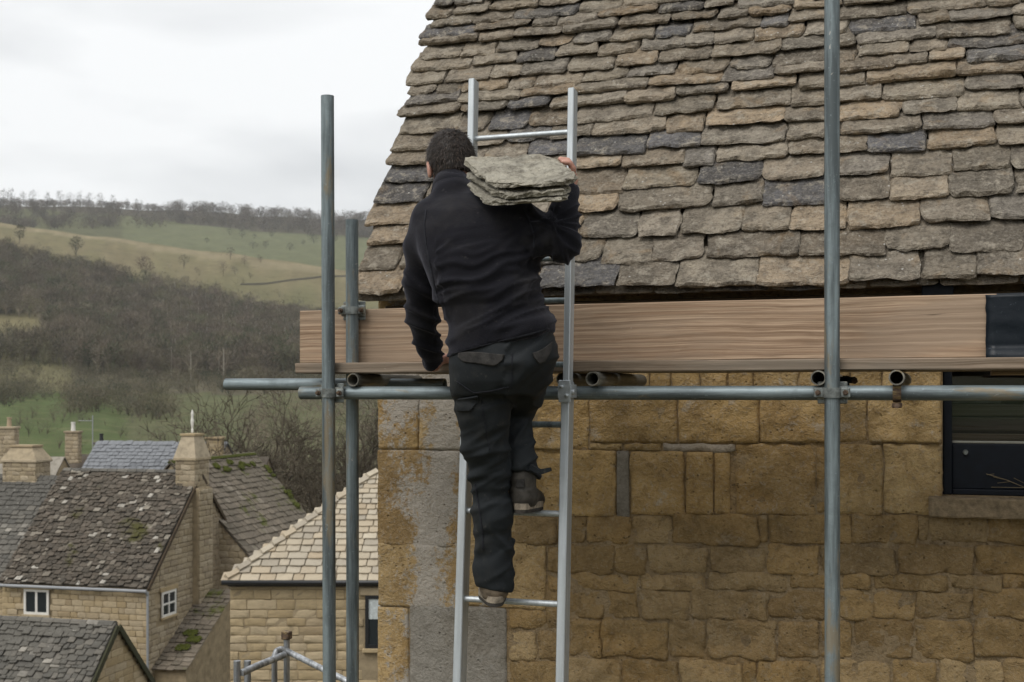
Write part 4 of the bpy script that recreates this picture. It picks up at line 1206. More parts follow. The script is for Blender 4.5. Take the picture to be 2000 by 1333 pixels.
def body_sdf(p):
    d = ellip(p, H(0, -.008, .012), (.0735, .093, .090), HM)
    d = smin(d, ellip(p, H(0, .030, -.060), (.056, .062, .062), HM), .03)        # jaw
    d = smin(d, ellip(p, H(0, .070, -.098), (.022, .022, .018), HM), .02)       # chin
    d = smin(d, rcone(p, H(0, .090, -.012), H(0, .108, -.045), .008, .0125), .012)   # nose
    d = smin(d, rcone(p, H(-.032, .078, .010), H(.032, .078, .010), .013, .013), .015)  # brow
    for sx_ in (-1, 1):
        d = np.maximum(d, -(ellip(p, H(sx_ * .031, .090, -.008), (.014, .010, .008), HM)))
        d = smin(d, ellip(p, H(sx_ * .031, .080, -.008), (.011, .011, .010), HM), .003)
        d = smin(d, rcone(p, H(sx_ * .012, .088, -.070), H(0, .094, -.068), .006, .007), .006)
        ear = ellip(p, H(sx_ * .079, -.004, -.022), (.009, .021, .033), HM)
        ear = np.maximum(ear, -ellip(p, H(sx_ * .090, .004, -.020), (.010, .012, .021), HM))
        d = smin(d, ear, .006)
    d = smin(d, rcone(p, H(0, -.022, -.06), pa(888, 400, YB+.07), .050, .048), .02)
    tl = [(l[0], l[1], l[2] + .010, l[3] * .80, l[4] * .76) for l in torso_lv[2:]]
    d = smin(d, stack(p, tl), .02)
    for ch, k in ((larm, .72), (rarm, .72), (rfore, .70), (lleg[:-1] + [(pa(966, 1165, YB+.175), .042)], .70), (rleg, .74), (rcalf[:-1] + [(pa(1019, 945, YB+.17), .044)], .66)):
        d = smin(d, chain(p, [(a, r_ * k) for a, r_ in ch]), .02)
    # right hand holding the slates
    d = smin(d, rcone(p, rfore[-1][0], pa(1113, 352, YB+.085), .026, .026), .012)
    d = smin(d, chain(p, [(pa(1113, 354, YB+.075), .021), (pa(1116, 345, YB+.11), .019)]), .01)
    for f in FING_R: d = smin(d, chain(p, f, .002), .004)
    d = smin(d, chain(p, [(pa(1108, 356, YB+.06), .013), (pa(1098, 362, YB+.03), .0115), (pa(1084, 366, YB+.01), .0105)], .003), .006)
    # left hand on the board
    d = smin(d, rcone(p, larm[-1][0], np.array(P(858, 704, YB+.345)), .024, .020), .01)
    d = smin(d, rcone(p, np.array(P(852, 702, YB+.345)), np.array(P(868, 699, YB+.352)), .017, .016), .008)
    for f in FING_L: d = smin(d, chain(p, f, .002), .0035)
    b0 = P(866, 704, YB+.345)
    d = smin(d, chain(p, [(np.array(b0), .012), (np.array(b0 + Vector((.026, .016, .0))), .0105), (np.array(b0 + Vector((.046, .030, -.006))), .009)], .003), .006)
    return d
lo = P(790, 1170, 4.0)
V, Fq = surf(body_sdf, (lo.x - 0.1, 3.56, lo.z - 0.06), (P(1135, 300, 3.7).x + 0.06, 4.18, P(880, 250, 3.9).z + 0.03), 0.0054)
body = to_man(np_mesh('body', V, Fq, MAT['skin'], man, None, 1))
# hair
MAT['hair'] = None
t = NT('dark brown hair'); n_ = t.noise(t.co(), 90, 4, 0.7)
t.set('Base Color', t.mix(t.island(), (0.009,0.0068,0.0055), (0.068,0.048,0.036))).set('Roughness', 0.55); t.b.inputs['Specular IOR Level'].default_value = 0.35
MAT['hair'] = t.m
def hair_mask(q):       # q in head axes (x right, y forward, z up): >0 = inside the hair
    x, y, z = q[:, 0], q[:, 1], q[:, 2]
    lowb = -.062 + 0.75 * np.maximum(0, y + .005) + 0.10 * np.abs(x) * 0 + np.where(y > .045, 2.2 * (y - .045), 0)
    m = z - lowb
    earhole = np.hypot(y + .002, z + .024) - .033
    return np.where(np.abs(x) > .058, np.minimum(m, earhole + 0 * m + np.where(z > -.024, .02, 0)), m)
HMi = HM
def hair_sdf(p):
    d = ellip(p, H(0, -.008, .012), (.0735, .093, .090), HM)
    d = smin(d, rcone(p, H(0, -.03, -.03), H(0, -.035, -.062), .056, .050), .02)
    d = d - 0.0075
    q = (p - np.array(HC)) @ HM
    return np.maximum(d, -hair_mask(q) * 0.8)
V, Fq = surf(hair_sdf, np.array(HC) - .14, np.array(HC) + .14, 0.005)
hv = np_mesh('hair', V, Fq, MAT['hair'], man, lambda co, no: 0.0025 * mnoise.noise(co * 60), 1)
# short strands rooted on the hair surface
rng = np.random.default_rng(3)
me = hv.data
co = np.array([v.co[:] for v in me.vertices]); nn = np.array([v.normal[:] for v in me.vertices])
q = (co - np.array(HC)) @ HM
ok = np.where(np.linalg.norm((co - H(0, -.008, .012)), axis=1) > 0.075)[0]
crown = H(0.01, -.055, .075)
SV = []; SF = []
for k in range(9000):
    i = rng.choice(ok); p0 = Vector(co[i]) + Vector(rng.normal(0, .0025, 3)); n = Vector(nn[i])
    fl = p0 - Vector(crown); fl = fl - n * fl.dot(n); fl = (fl.normalized() if fl.length > 1e-5 else Vector((1, 0, 0)))
    fl = (fl + Vector(rng.normal(0, .30, 3))).normalized()
    L = rng.uniform(.010, .019); p1 = p0 + fl * L * 0.72 + n * L * rng.uniform(.10, .45)
    sd = fl.cross(n).normalized() * rng.uniform(.0006, .0014)
    b = len(SV); SV += [p0 - sd, p0 + sd, p1]; SF.append((b, b + 1, b + 2))
ho = mesh_obj('hair_strands', SV, SF, MAT['hair'], hv)
ho['kind'] = 'stuff'
to_man(hv)

# ================================================================== carried slates
def carried(i, A, B_, Cc, Dd, t_, label, seed):
    """slab between four corner points (back-left, back-right, front-right, front-left)"""
    root_o = (A + B_ + Cc + Dd) / 4
    u = ((B_ + Cc) / 2 - (A + Dd) / 2); w = u.length; u.normalize()
    v = ((A + B_) / 2 - (Dd + Cc) / 2); n = u.cross(v).normalized()
    me = slab_mesh('stone_slate', 1.0, 1.0, 1.0, 26, 16, 0, 0, seed, 0.0, 0.0)
    nv = len(me.vertices)
    topn = 27 * 17
    for k, vt in enumerate(me.vertices):
        x, y, z = vt.co
        # bilinear position
        p = (Dd * (1 - x) + Cc * x) * (1 - y) + (A * (1 - x) + B_ * x) * y
        # round the corners a little
        cx_, cy_ = abs(x - .5) * 2, abs(y - .5) * 2
        cc = max(0, cx_ + cy_ - 1.72)
        p = p + (root_o - p) * cc * 0.45
        depth = max(0.0, -z)
        edge = x < .001 or x > .999 or y < .001 or y > .999
        rel = 0.0
        if z > -0.01:
            ter = math.floor((nz3((x * 3.2, y * 2.6, 0), seed + 2, 3) + 0.15 * nz3((x * 11, y * 11, 1), seed)) * 4) / 4
            rel = 0.0085 * ter + 0.004 * nz3((x * 14, y * 12, 2), seed + 4, 3)
        out = (p - root_o); out -= n * out.dot(n)
        L = out.length or 1
        if edge: p = p + out / L * (0.012 * nz3((x * 5, y * 5, depth * 1.2), seed + 6, 3) + 0.007 * nz3((x * 18, y * 18, depth * 4), seed + 8, 2))
        p = p - n * (depth * t_) + n * rel
        if edge and z > -0.01: p = p - n * 0.003
        vt.co = p - root_o
    o = me_obj('stone_slate', me); o.location = root_o
    setmat(me, MAT['slab'])
    return tag(o, label, 'slate', 'stone slates carried on the shoulder')
YBk, YFr = YB + .03, YB - .215
carried(0, P(897, 305, YBk), P(1080, 302, YBk), P(1134, 350, YFr), P(962, 358, YFr), .017, 'topmost of the three stone slates on his shoulder', 50)
carried(1, P(903, 331, YBk+.0), P(1070, 332, YBk), P(1121, 369, YFr+.01), P(972, 381, YFr), .016, 'middle of the three stone slates on his shoulder', 61)
carried(2, P(909, 352, YBk-.01), P(1060, 355, YBk-.01), P(1119, 385, YFr+.012), P(948, 395, YFr+.012), .013, 'lowest of the three stone slates on his shoulder', 72)
# ================================================================== terrain (valley, spur, far ridge)
CTRL = [(0, None, -5.0), (7, None, -5.0), (15, None, -7.2), (25, None, -9.2), (40, None, -12.2), (60, None, -13.4), (110, None, -13.2), (160, None, -11.6),
    (230, [(0,846),(200,852),(420,868),(640,880)], 0), (320, [(0,800),(200,806),(300,815),(450,800),(640,790)], 0),
    (420, [(0,772),(200,778),(450,774),(640,768)], 0), (520, [(0,706),(100,708),(200,730),(450,738),(640,738)], 0),
    (650, [(0,640),(100,642),(300,680),(640,690)], 0), (850, [(0,530),(300,590),(450,620),(640,640)], 0), (950, [(0,474),(200,500),(300,530),(640,592)], 0),
    (1050, [(0,434),(200,462),(400,488),(640,522),(740,538)], 0), (1200, [(0,450),(200,478),(400,506),(640,548)], 0),
    (1500, [(0,440),(200,450),(400,472),(640,494)], 0), (1750, [(0,405),(200,418),(400,442),(640,466)], 0),
    (2000, [(0,401),(200,404),(320,410),(640,428)], 0), (2600, [(0,425),(640,450)], 0), (6000, None, 240.0)]
CD = [c_[0] for c_ in CTRL]
def ctrl_z(k, px):
    d, pts, z = CTRL[k]
    if pts is None: return z
    return (HY - np.interp(px, [p_[0] for p_ in pts], [p_[1] for p_ in pts])) / F * d
def ground_z(px, d):
    px = min(max(px, -250), 900)
    k = int(np.searchsorted(CD, d)) - 1; k = max(0, min(k, len(CD) - 2))
    zs = [ctrl_z(max(0, min(len(CD) - 1, k + j)), px) for j in (-1, 0, 1, 2)]
    t_ = (d - CD[k]) / (CD[k + 1] - CD[k])
    z = zs[1] + (zs[2] - zs[1]) * t_
    if d > 150:
        z += d * 0.0022 * mnoise.noise(Vector((px * 0.012, d * 0.006, 0.5)))
    return z
def yimg(px, d): return HY - F * ground_z(px, d) / d
def ground_hit(px, py, d0=180, d1=2300):
    d = d0
    while d < d1:
        if yimg(px, d) <= py: return d
        d *= 1.006
    return d1
def gpt(px, d, dz=0.0):
    v = ray(px, HY) * d; v.z = ground_z(px, d) + dz; return v
rad = [0, 3, 7, 11, 15, 20, 25, 32, 40, 50, 60, 80, 110, 135, 160, 180, 205, 230]
rad += list(np.linspace(250, 1250, 84)) + list(np.linspace(1275, 2100, 34)) + [2200, 2400, 2700, 3200, 4000, 5000, 6000]
angs = list(np.linspace(-180, -32, 38)[:-1]) + list(np.linspace(-32, 6, 200)) + list(np.linspace(6, 180, 45)[1:-1])
TV, TF, TCc = [], [], []
def tcol(px, d):
    n = mnoise.noise(Vector((px * 0.02, d * 0.012, 4))); n2 = mnoise.noise(Vector((px * 0.06, d * 0.03, 8)))
    yy = yimg(min(max(px, 0), 740), d) if d > 100 else 999
    if d < 170: c_ = (0.095, 0.085, 0.055)
    elif 612 < yy < 700 and 430 < d < 800 and px < 120 + 40 * n: c_ = (0.19, 0.165, 0.09)
    elif d < 430:
        f_ = min(1, max(0, (px - 215 + 60 * n) / 50)); c_ = tuple(a * (1 - f_) + b * f_ for a, b in zip((0.082, 0.112, 0.040), (0.098, 0.106, 0.052)))
    elif d < 600: c_ = (0.17, 0.155, 0.082) if px < 125 + 40 * n else (0.10, 0.088, 0.062)
    elif yimg(min(max(px, 0), 740), d) > np.interp(px, [0, 100, 200, 300, 420, 520, 640, 740], [500, 520, 545, 565, 592, 620, 640, 650]): c_ = (0.050, 0.043, 0.032)  # wood floor darkened: shade between the crowns put into its colour
    elif d < 1120:
        c_ = (0.205, 0.170, 0.098); g = max(0, min(1, 0.5 + n * 1.6)) * 0.45
        e_ = np.interp(yimg(min(max(px, 0), 740), d), [540, 600], [0, 0.45]); g = min(1, g + e_)
        c_ = tuple(a * (1 - g) + b * g for a, b in zip(c_, (0.125, 0.125, 0.060)))
        if abs(d - 1035 - 8 * n) < 12: c_ = (0.25, 0.21, 0.13)
    elif d < 1760 and px > 240: c_ = (0.125, 0.135, 0.070)
    elif d < 1760: c_ = (0.095, 0.098, 0.052)
    else: c_ = (0.07, 0.06, 0.048)
    k = 1 + 0.22 * n2 + 0.12 * n
    return (c_[0] * k, c_[1] * k, c_[2] * k, 1)
for a in angs:
    px = 1000 + 2400 * math.tan(R(max(-70, min(70, a))))
    for d_ in rad:
        v = CF * (d_ * math.cos(R(a))) + CR_ * (d_ * math.sin(R(a)))
        dax = d_ * max(0.3, math.cos(R(max(-70, min(70, a)))))
        v.z = ground_z(px, dax); TV.append(v); TCc.append(tcol(min(max(px, -250), 900), dax))
m = len(rad); na = len(angs)
for i in range(na):
    for j in range(m - 1):
        a0 = i * m + j; b0 = ((i + 1) % na) * m + j
        TF.append((a0, a0 + 1, b0 + 1, b0))
t = NT('fields and hillside'); p = t.pos(); ca = t.attr('Col')
n1 = t.noise(p, 0.045, 7, 0.72, 0.4); n2 = t.noise(t.map(p, (1, 1, 3)), 0.11, 7, 0.8)
col = t.mix(t.math('MULTIPLY', t.ramp(n1, [(0.35, 0.0), (0.65, 1.0)]), 0.55), ca, t.mix(0.5, ca, (0.09, 0.085, 0.04)))
col = t.mix(t.math('MULTIPLY', t.ramp(n2, [(0.50, 0.0), (0.68, 1.0)]), 0.45), col, (0.20, 0.18, 0.10))
col = t.mix(t.math('MULTIPLY', t.ramp(n2, [(0.30, 1.0), (0.46, 0.0)]), 0.5), col, (0.055, 0.055, 0.028))
t.set('Base Color', col).set('Roughness', 1.0); t.b.inputs['Specular IOR Level'].default_value = 0.1
t.set('Normal', t.bump(n2, 0.6, 1.0)); MAT['ground'] = t.m
go = mesh_obj('ground', TV, TF, MAT['ground'], None, True)
ca_ = go.data.color_attributes.new('Col', 'FLOAT_COLOR', 'POINT')
ca_.data.foreach_set('color', [x for c_ in TCc for x in c_])
bm = bmesh.new(); bm.from_mesh(go.data); bmesh.ops.recalc_face_normals(bm, faces=bm.faces)
if sum(f.normal.z for f in bm.faces) < 0: bmesh.ops.reverse_faces(bm, faces=bm.faces)
bm.to_mesh(go.data); bm.free()
tag(go, kind='structure')

# ---- winter trees
rng = np.random.default_rng(17)
t = NT('winter twigs'); ca = t.attr('Col')
r_ = t.island()
t.set('Base Color', t.mix(t.math('MULTIPLY', r_, 0.5), ca, t.mix(0.5, ca, (0.16, 0.135, 0.10)))).set('Roughness', 1.0); t.b.inputs['Specular IOR Level'].default_value = 0.05
MAT['twig'] = t.m
class Twigs:
    def __init__(s): s.v = []; s.c = []; s.n = 0
    def tri(s, a, b, c_, col):           # arrays (k,3)
        k = len(a); s.v.append(np.stack([a, b, c_], 1).reshape(-1, 3))
        s.c.append(np.repeat(np.asarray(col, float)[None], 3 * k, 0) if np.ndim(col) == 1 else np.repeat(col, 3, 0)); s.n += k
    def sliver(s, p0, d, L, w, col):
        k = len(p0); q = np.cross(d, rng.normal(size=(k, 3))); q /= np.linalg.norm(q, axis=1)[:, None] + 1e-9
        s.tri(p0 - q * w[:, None] / 2, p0 + q * w[:, None] / 2, p0 + d * L[:, None], col)
    def build(s, name, mat, parent=None, origin=None):
        V = np.concatenate(s.v); Cc_ = np.concatenate(s.c)
        if origin is not None: V = V - np.array(origin)
        me = bpy.data.meshes.new(name); n = len(V)
        me.vertices.add(n); me.vertices.foreach_set('co', V.ravel())
        me.loops.add(n); me.loops.foreach_set('vertex_index', np.arange(n))
        me.polygons.add(n // 3); me.polygons.foreach_set('loop_start', np.arange(0, n, 3)); me.polygons.foreach_set('loop_total', np.full(n // 3, 3))
        me.update(calc_edges=True)
        at = me.color_attributes.new('Col', 'FLOAT_COLOR', 'POINT')
        at.data.foreach_set('color', np.concatenate([Cc_, np.ones((n, 1))], 1).ravel())
        setmat(me, mat); return me_obj(name, me, parent)
def tree_crown(T, base, h, N, col, spread=0.36, low=0.25, fine=1.0, kind='round', limb=.8):
    base = np.array(base)
    if kind == 'cone':
        z = rng.uniform(0.03, 1, N) ** 0.9; r = (1 - z) * 0.24 * np.sqrt(rng.uniform(0.2, 1, N)); th = rng.uniform(0, 2 * np.pi, N)
        p0 = base + np.stack([r * np.cos(th), r * np.sin(th), z], 1) * h
        d = np.stack([np.cos(th), np.sin(th), rng.uniform(-.6, .2, N)], 1); d /= np.linalg.norm(d, axis=1)[:, None]
        T.sliver(p0, d, rng.uniform(.05, .10, N) * h, rng.uniform(.02, .05, N) * h, col * rng.uniform(.7, 1.3, (N, 1))); return
    # several overlapping lobes
    nl = rng.integers(4, 7)
    lob = [(np.array([0, 0, low + (1 - low) * 0.52]), 1.0)] + [(np.array([rng.normal(0, spread * .42), rng.normal(0, spread * .42), low + (1 - low) * rng.uniform(.3, .72)]), rng.uniform(.5, .8)) for _ in range(nl)]
    wts = np.array([l[1] ** 2 for l in lob]); wts /= wts.sum()
    which = rng.choice(len(lob), N, p=wts)
    u = rng.normal(size=(N, 3)); u /= np.linalg.norm(u, axis=1)[:, None]; u[:, 2] = np.where(u[:, 2] < -.8, -u[:, 2], u[:, 2])
    rr = rng.uniform(.2, 1, N) ** .38
    cen = np.array([l[0] for l in lob])[which]; sz = np.array([l[1] for l in lob])[which]
    ext = np.stack([np.full(N, spread), np.full(N, spread), np.full(N, (1 - low) * .50)], 1) * sz[:, None]
    p0 = base + (cen + u * ext * rr[:, None] * .85) * h
    p0[:, 2] = np.maximum(p0[:, 2], base[2] + .03 * h)
    d = u + rng.normal(0, .45, (N, 3)); d[:, 2] += .45; d /= np.linalg.norm(d, axis=1)[:, None]
    lc = rng.uniform(.72, 1.3, len(lob))[which][:, None]
    T.sliver(p0, d, rng.uniform(.07, .16, N) * h, rng.uniform(.008, .018, N) * h * fine, col * lc * rng.uniform(.75, 1.3, (N, 1)))
    # limbs
    K = 16 if limb > 1 else 9
    q1 = base + (cen[:K] + u[:K] * ext[:K] * .5) * h
    q0 = base + np.stack([np.zeros(K), np.zeros(K), rng.uniform(low * .5, low + .2, K)], 1) * h
    dd = q1 - q0; LL = np.linalg.norm(dd, axis=1); T.sliver(q0, dd / LL[:, None], LL, np.full(K, .028 * h if limb > 1 else .022 * h), col * limb)
def trunk_tris(T, base, h, r, col, top=.55):
    base = np.array(base); k = 5
    a = np.arange(k) * 2 * np.pi / k
    ring = np.stack([np.cos(a), np.sin(a), np.zeros(k)], 1)
    b0 = base + ring * r; b1 = base + ring * r * .45 + np.array([0, 0, top * h])
    T.tri(b0, np.roll(b0, -1, 0), b1, col); T.tri(np.roll(b0, -1, 0), np.roll(b1, -1, 0), b1, col)
PAL = [np.array(c_) for c_ in ((.165,.140,.102), (.190,.160,.118), (.150,.128,.100), (.215,.187,.138), (.170,.135,.108), (.125,.115,.092))]
IVY = np.array((.075,.085,.050)); EVG = np.array((.022,.042,.028)); OLIVE = np.array((.135,.130,.078))
def in_wood(px, d):
    y = yimg(px, d)
    top = np.interp(px, [-100, 0, 100, 200, 300, 420, 520, 640, 740], [480, 500, 520, 540, 562, 590, 618, 640, 650])
    if d < 500 or d > 1000: return False
    if y < top + 9 * mnoise.noise(Vector((px * .02, d * .01, 1))): return False
    if px < 95 + 60 * mnoise.noise(Vector((d * .016, 3, 3))) and 622 + 14 * mnoise.noise(Vector((px * .03, 1, 1))) < y < 694: return False
    if y > 748: return False
    return True
W1 = Twigs(); nt = 0
for _ in range(6000):
    d = math.sqrt(rng.uniform(480 ** 2, 1000 ** 2)); px = rng.uniform(-120, 770)
    if not in_wood(px, d): continue
    if nt > 820: break
    h = rng.uniform(9, 16); b = gpt(px, d, -0.2)
    k = rng.random()
    c_ = PAL[rng.integers(len(PAL))] * rng.uniform(.38, 1.2)
    if k < .10: c_ = IVY * rng.uniform(.8, 1.3)
    elif k < .22: c_ = OLIVE * rng.uniform(.8, 1.2)
    tree_crown(W1, b, h, 290, c_, rng.uniform(.34, .46), rng.uniform(.10, .2), .85 if k > .10 else 1.5, limb=1.45)
    trunk_tris(W1, b, h, .012 * h, c_ * 1.2)
    if k > .9 and px > 300: trunk_tris(W1, np.array(b) - np.array(CF) * 1.5, h, .020 * h, np.array((.36,.33,.28)), .9); nt += 1
o = W1.build('hillside_wood', MAT['twig']); tag(o, 'bare winter wood covering the lower hillside', 'wood', kind='stuff')
W2 = Twigs(); nt = 0
for _ in range(9000):
    d = rng.uniform(1300, 2010); px = rng.uniform(-150, 800)
    if px < 330:
        lim0 = np.interp(px, [0, 100, 200, 330], [1330, 1400, 1500, 1640])
        if d < lim0 or (d < 1850 and mnoise.noise(Vector((px * .03, d * .012, 3))) < -.02): continue
        if d > 1960 and rng.random() < .6: continue
    else:
        if d < 1735 + 45 * mnoise.noise(Vector((px * .02, 0, 2))) - 60 * (px > 700): continue
    if nt > 1500: break
    h = rng.uniform(9, 15) if px < 330 else rng.uniform(13, 21)
    c_ = PAL[rng.integers(len(PAL))] * rng.uniform(.5, .95) * np.array([.95, .98, 1.10])
    b = gpt(px, d, -.3); tree_crown(W2, b, h, 130, c_, rng.uniform(.38, .5), .12, 2.2); nt += 1
o = W2.build('ridge_wood', MAT['twig']); tag(o, 'dark bare wood along the far ridge below the sky', 'wood', kind='stuff')
W3 = Twigs(); nt = 0
for _ in range(9000):          # hedges and thickets on the valley side
    px = rng.uniform(-80, 760); d = rng.uniform(230, 600) if rng.random() < .75 else rng.uniform(95, 330)
    y = yimg(px, d)
    hedge = (abs(y - np.interp(px, [0, 150, 300, 450, 640], [778, 752, 748, 748, 740])) < np.interp(px, [0, 640], [20, 26])) and px > -50
    hedge = hedge or (abs(y - np.interp(px, [100, 200, 330], [800, 792, 810])) < 16 and 130 < px < 340)
    hedge = hedge or (y < 775 and y > 688 and px < 330 and mnoise.noise(Vector((px * .02, y * .04, 6))) > -.15) or (y > 700 and y < 772 and px > 300 and d > 420)
    hedge = (hedge and d > 225) or (px > 455 + (d - 95) * .15 and d < 330 and rng.random() < .45)
    if not hedge: continue
    if nt > 1350: break
    h = rng.uniform(3.0, 7.5); c_ = PAL[rng.integers(len(PAL))] * rng.uniform(.9, 1.25)
    if rng.random() < .2: c_ = OLIVE * rng.uniform(.6, 1.1)
    if rng.random() < .06: c_ = EVG * 1.2
    c_ = c_ * rng.uniform(.5, 1.1) * np.array([.95, 1.0, .92])
    near_ = d < 330 and px > 455
    if near_: c_ = np.array((.20,.165,.125)) * rng.uniform(.75, 1.2)
    tree_crown(W3, gpt(px, d, -.2), h * (.8 if near_ else 1), 200, c_, rng.uniform(.5, .75), .02, .8 if near_ else 1.1); nt += 1
for _ in range(60):
    px = rng.uniform(20, 460); d = rng.uniform(195, 300)
    tree_crown(W3, gpt(px, d, -.2), rng.uniform(2.0, 4.5), 130, PAL[rng.integers(len(PAL))] * rng.uniform(.7, 1.1), rng.uniform(.4, .6), .05, .6)
for _ in range(230):
    px = rng.uniform(-60, 330); d = ground_hit(px, rng.uniform(405, 450), 1210)
    tree_crown(W3, gpt(px, d, -.2), rng.uniform(6, 11), 120, PAL[rng.integers(len(PAL))] * rng.uniform(.45, .85), rng.uniform(.5, .7), .02, 1.8)
for _ in range(150):
    px = rng.uniform(280, 745); y = np.interp(px, [280, 400, 640, 745], [560, 585, 632, 645]) - abs(rng.normal(0, 22)); d = ground_hit(px, y, 500)
    tree_crown(W3, gpt(px, d, -.2), rng.uniform(2.2, 5.5), 110, (OLIVE if rng.random() < .5 else PAL[0]) * rng.uniform(.5, .9), rng.uniform(.5, .75), .02, 1.3)
o = W3.build('hedge_thicket', MAT['twig']); tag(o, 'brown winter hedges and thicket between the valley fields', 'hedge', kind='stuff')

def single_tree(name, px, py, hpx, label, cat, group, kind='round', col=None, d=None, N=260, spread=.38, low=.25, fine=1.3):
    d = d or ground_hit(px, py); b = gpt(px, d, -.1); h = hpx / F * d
    root = empty(name, b); tag(root, label, cat, group)
    col = PAL[rng.integers(len(PAL))] if col is None else col
    T = Twigs(); tree_crown(T, b, h, N, np.array(col), spread, low, fine, kind); T.build('crown', MAT['twig'], root, b)
    T = Twigs(); trunk_tris(T, b, h, .014 * h, np.array(col) * .9, .6 if kind == 'round' else .9); T.build('trunk', MAT['twig'], root, b)
    return root
ORD = ['first', 'second', 'third', 'fourth', 'fifth', 'sixth', 'seventh', 'eighth', 'ninth', 'tenth', 'eleventh', 'twelfth', 'thirteenth', 'fourteenth', 'fifteenth', 'sixteenth']
sk = [(6, 34), (22, 36), (46, 30), (64, 34), (92, 30), (118, 34), (136, 30), (157, 32), (174, 30), (196, 30), (222, 28), (249, 22), (268, 24), (276, 22), (298, 16)]
for i, (px, hp) in enumerate(sk):
    single_tree('skyline_tree', px, 402, hp, f'{ORD[i]} bare tree from the left standing on the far skyline', 'tree', 'bare trees along the far skyline', d=1965 + rng.uniform(-20, 20), N=230, spread=rng.uniform(.20, .30), low=.08, fine=1.0, col=np.array((.11,.10,.092)))
pt = [(359, 527, 30), (436, 541, 28), (450, 510, 26), (459, 539, 20), (478, 523, 22), (489, 548, 14), (509, 517, 17), (384, 536, 13)]
pt_lab = ['slim bare tree at the left end of the tan pasture', 'low bare tree on the lower tan pasture beside another', 'tall bare tree alone high on the tan pasture', 'grey bush beside the low tree on the tan pasture', 'rounded small bush in the middle of the tan pasture', 'tiny bush near the wall line on the tan pasture', 'small dark bush furthest right on the tan pasture', 'tiny bush beside the slim tree on the tan pasture']
for (px, py, hp), lb in zip(pt, pt_lab):
    single_tree('pasture_tree', px, py, hp, lb, 'tree', 'lone trees on the hillside pasture', low=.15, col=np.array((.10,.085,.065)))
fb = [(404, 476, 12), (449, 460, 13), (473, 466, 16), (496, 467, 10), (531, 466, 13), (494, 488, 18), (519, 487, 16), (566, 491, 17), (592, 480, 12), (613, 478, 22), (655, 474, 14)]
for i, (px, py, hp) in enumerate(fb):
    single_tree('field_bush', px, py, hp, f'{ORD[i]} bush from the left on the far green field', 'bush', 'bushes on the far green field', low=.02, spread=.5, col=np.array((.062,.068,.052)), fine=2.0, d=ground_hit(px, py, 1210))
single_tree('conifer', 113, 640, 44, 'dark green conifer at the foot of the hillside wood', 'conifer', None, 'cone', EVG, N=700)
for px, py, hp, lb in ((38, 480, 40, 'ivy-clad tree rising above the left end of the wood'), (148, 505, 42, 'tall ivy-clad tree on the upper edge of the wood'), (285, 548, 46, 'reddish bare tree standing at the right upper wood edge')):
    single_tree('wood_edge_tree', px, py, hp, lb, 'tree', None, col=(np.array((.055,.058,.040)) if 'ivy' in lb else np.array((.095,.068,.055))), N=420, low=.2, spread=.4 if 'red' in lb else .28)
# dry stone field wall on the pasture
pts = [(470, 560), (520, 556), (570, 551), (628, 545), (690, 541), (720, 538)]
Vw = []; Fw = []
for i, (px, py) in enumerate(pts):
    d = ground_hit(px, py); b = gpt(px, d)
    for (dx, dz) in ((-.6, -.6), (-.4, 1.3), (.4, 1.3), (.6, -.6)): Vw.append(b + CF * dx + UP * dz)
for i in range(len(pts) - 1):
    for j in range(3): Fw.append((i*4+j, i*4+j+1, (i+1)*4+j+1, (i+1)*4+j))
tag(mesh_obj('field_wall', Vw, Fw, plain('field wall stone', (.13,.118,.085), .95), None), 'low dry stone wall crossing the pasture behind the poles', 'wall')

# ---- near bare trees behind the pale cottage
def branchy(name, px, d, h, seed, label, lean=0.0):
    rs = np.random.default_rng(seed); b = gpt(px, d, -.2)
    root = empty(name, b); tag(root, label, 'tree', 'bare trees behind the cottages')
    tr = MB(); tw = MB()
    def grow(p, d_, L, r, lev_):
        nseg = 3 if lev_ < 3 else 2
        for s_ in range(nseg):
            d2 = (d_ + Vector(rs.normal(0, .13, 3)) + Vector((0, 0, .06))).normalized()
            q = p + d2 * (L / nseg); r2 = r * (.86 if lev_ < 4 else .7)
            (tr if lev_ < 2 else tw).tube(p, q, r, 6 if lev_ < 2 else (4 if lev_ < 4 else 3), cap=False, r2=r2)
            p, d_, r = q, d2, r2
            if lev_ < 5:
                for _ in range(1 if lev_ == 0 and s_ == 0 else (2 if lev_ < 4 else 2)):
                    a = rs.uniform(0, 2 * math.pi); o1 = d_.orthogonal().normalized(); o2 = d_.cross(o1)
                    sd = (o1 * math.cos(a) + o2 * math.sin(a))
                    grow(p, (d_ * rs.uniform(.6, 1.1) + sd * rs.uniform(.45, .9)).normalized(), L * rs.uniform(.5, .74), max(.019, r * rs.uniform(.50, .68)), lev_ + 1)
    grow(Vector((0, 0, 0)), Vector((lean, 0, 1)).normalized(), h * .36, h * .021, 0)
    tr.build('trunk', MAT['bark'], root, recalc=False); tw.build('crown', MAT['bark'], root, recalc=False)
MAT['bark'] = plain('grey brown bark', (.105,.088,.064), .95, 0, 5, .4, .3, .1)
branchy('bare_tree', 525, 72, 17.5, 2, 'bare tree behind the mossy roof, left of the poles')
branchy('bare_tree', 602, 66, 16.0, 5, 'bare tree between the mossy roof and the tall pole', .1)
branchy('bare_tree', 706, 78, 18, 9, 'bare tree behind the scaffold poles and pale roof')
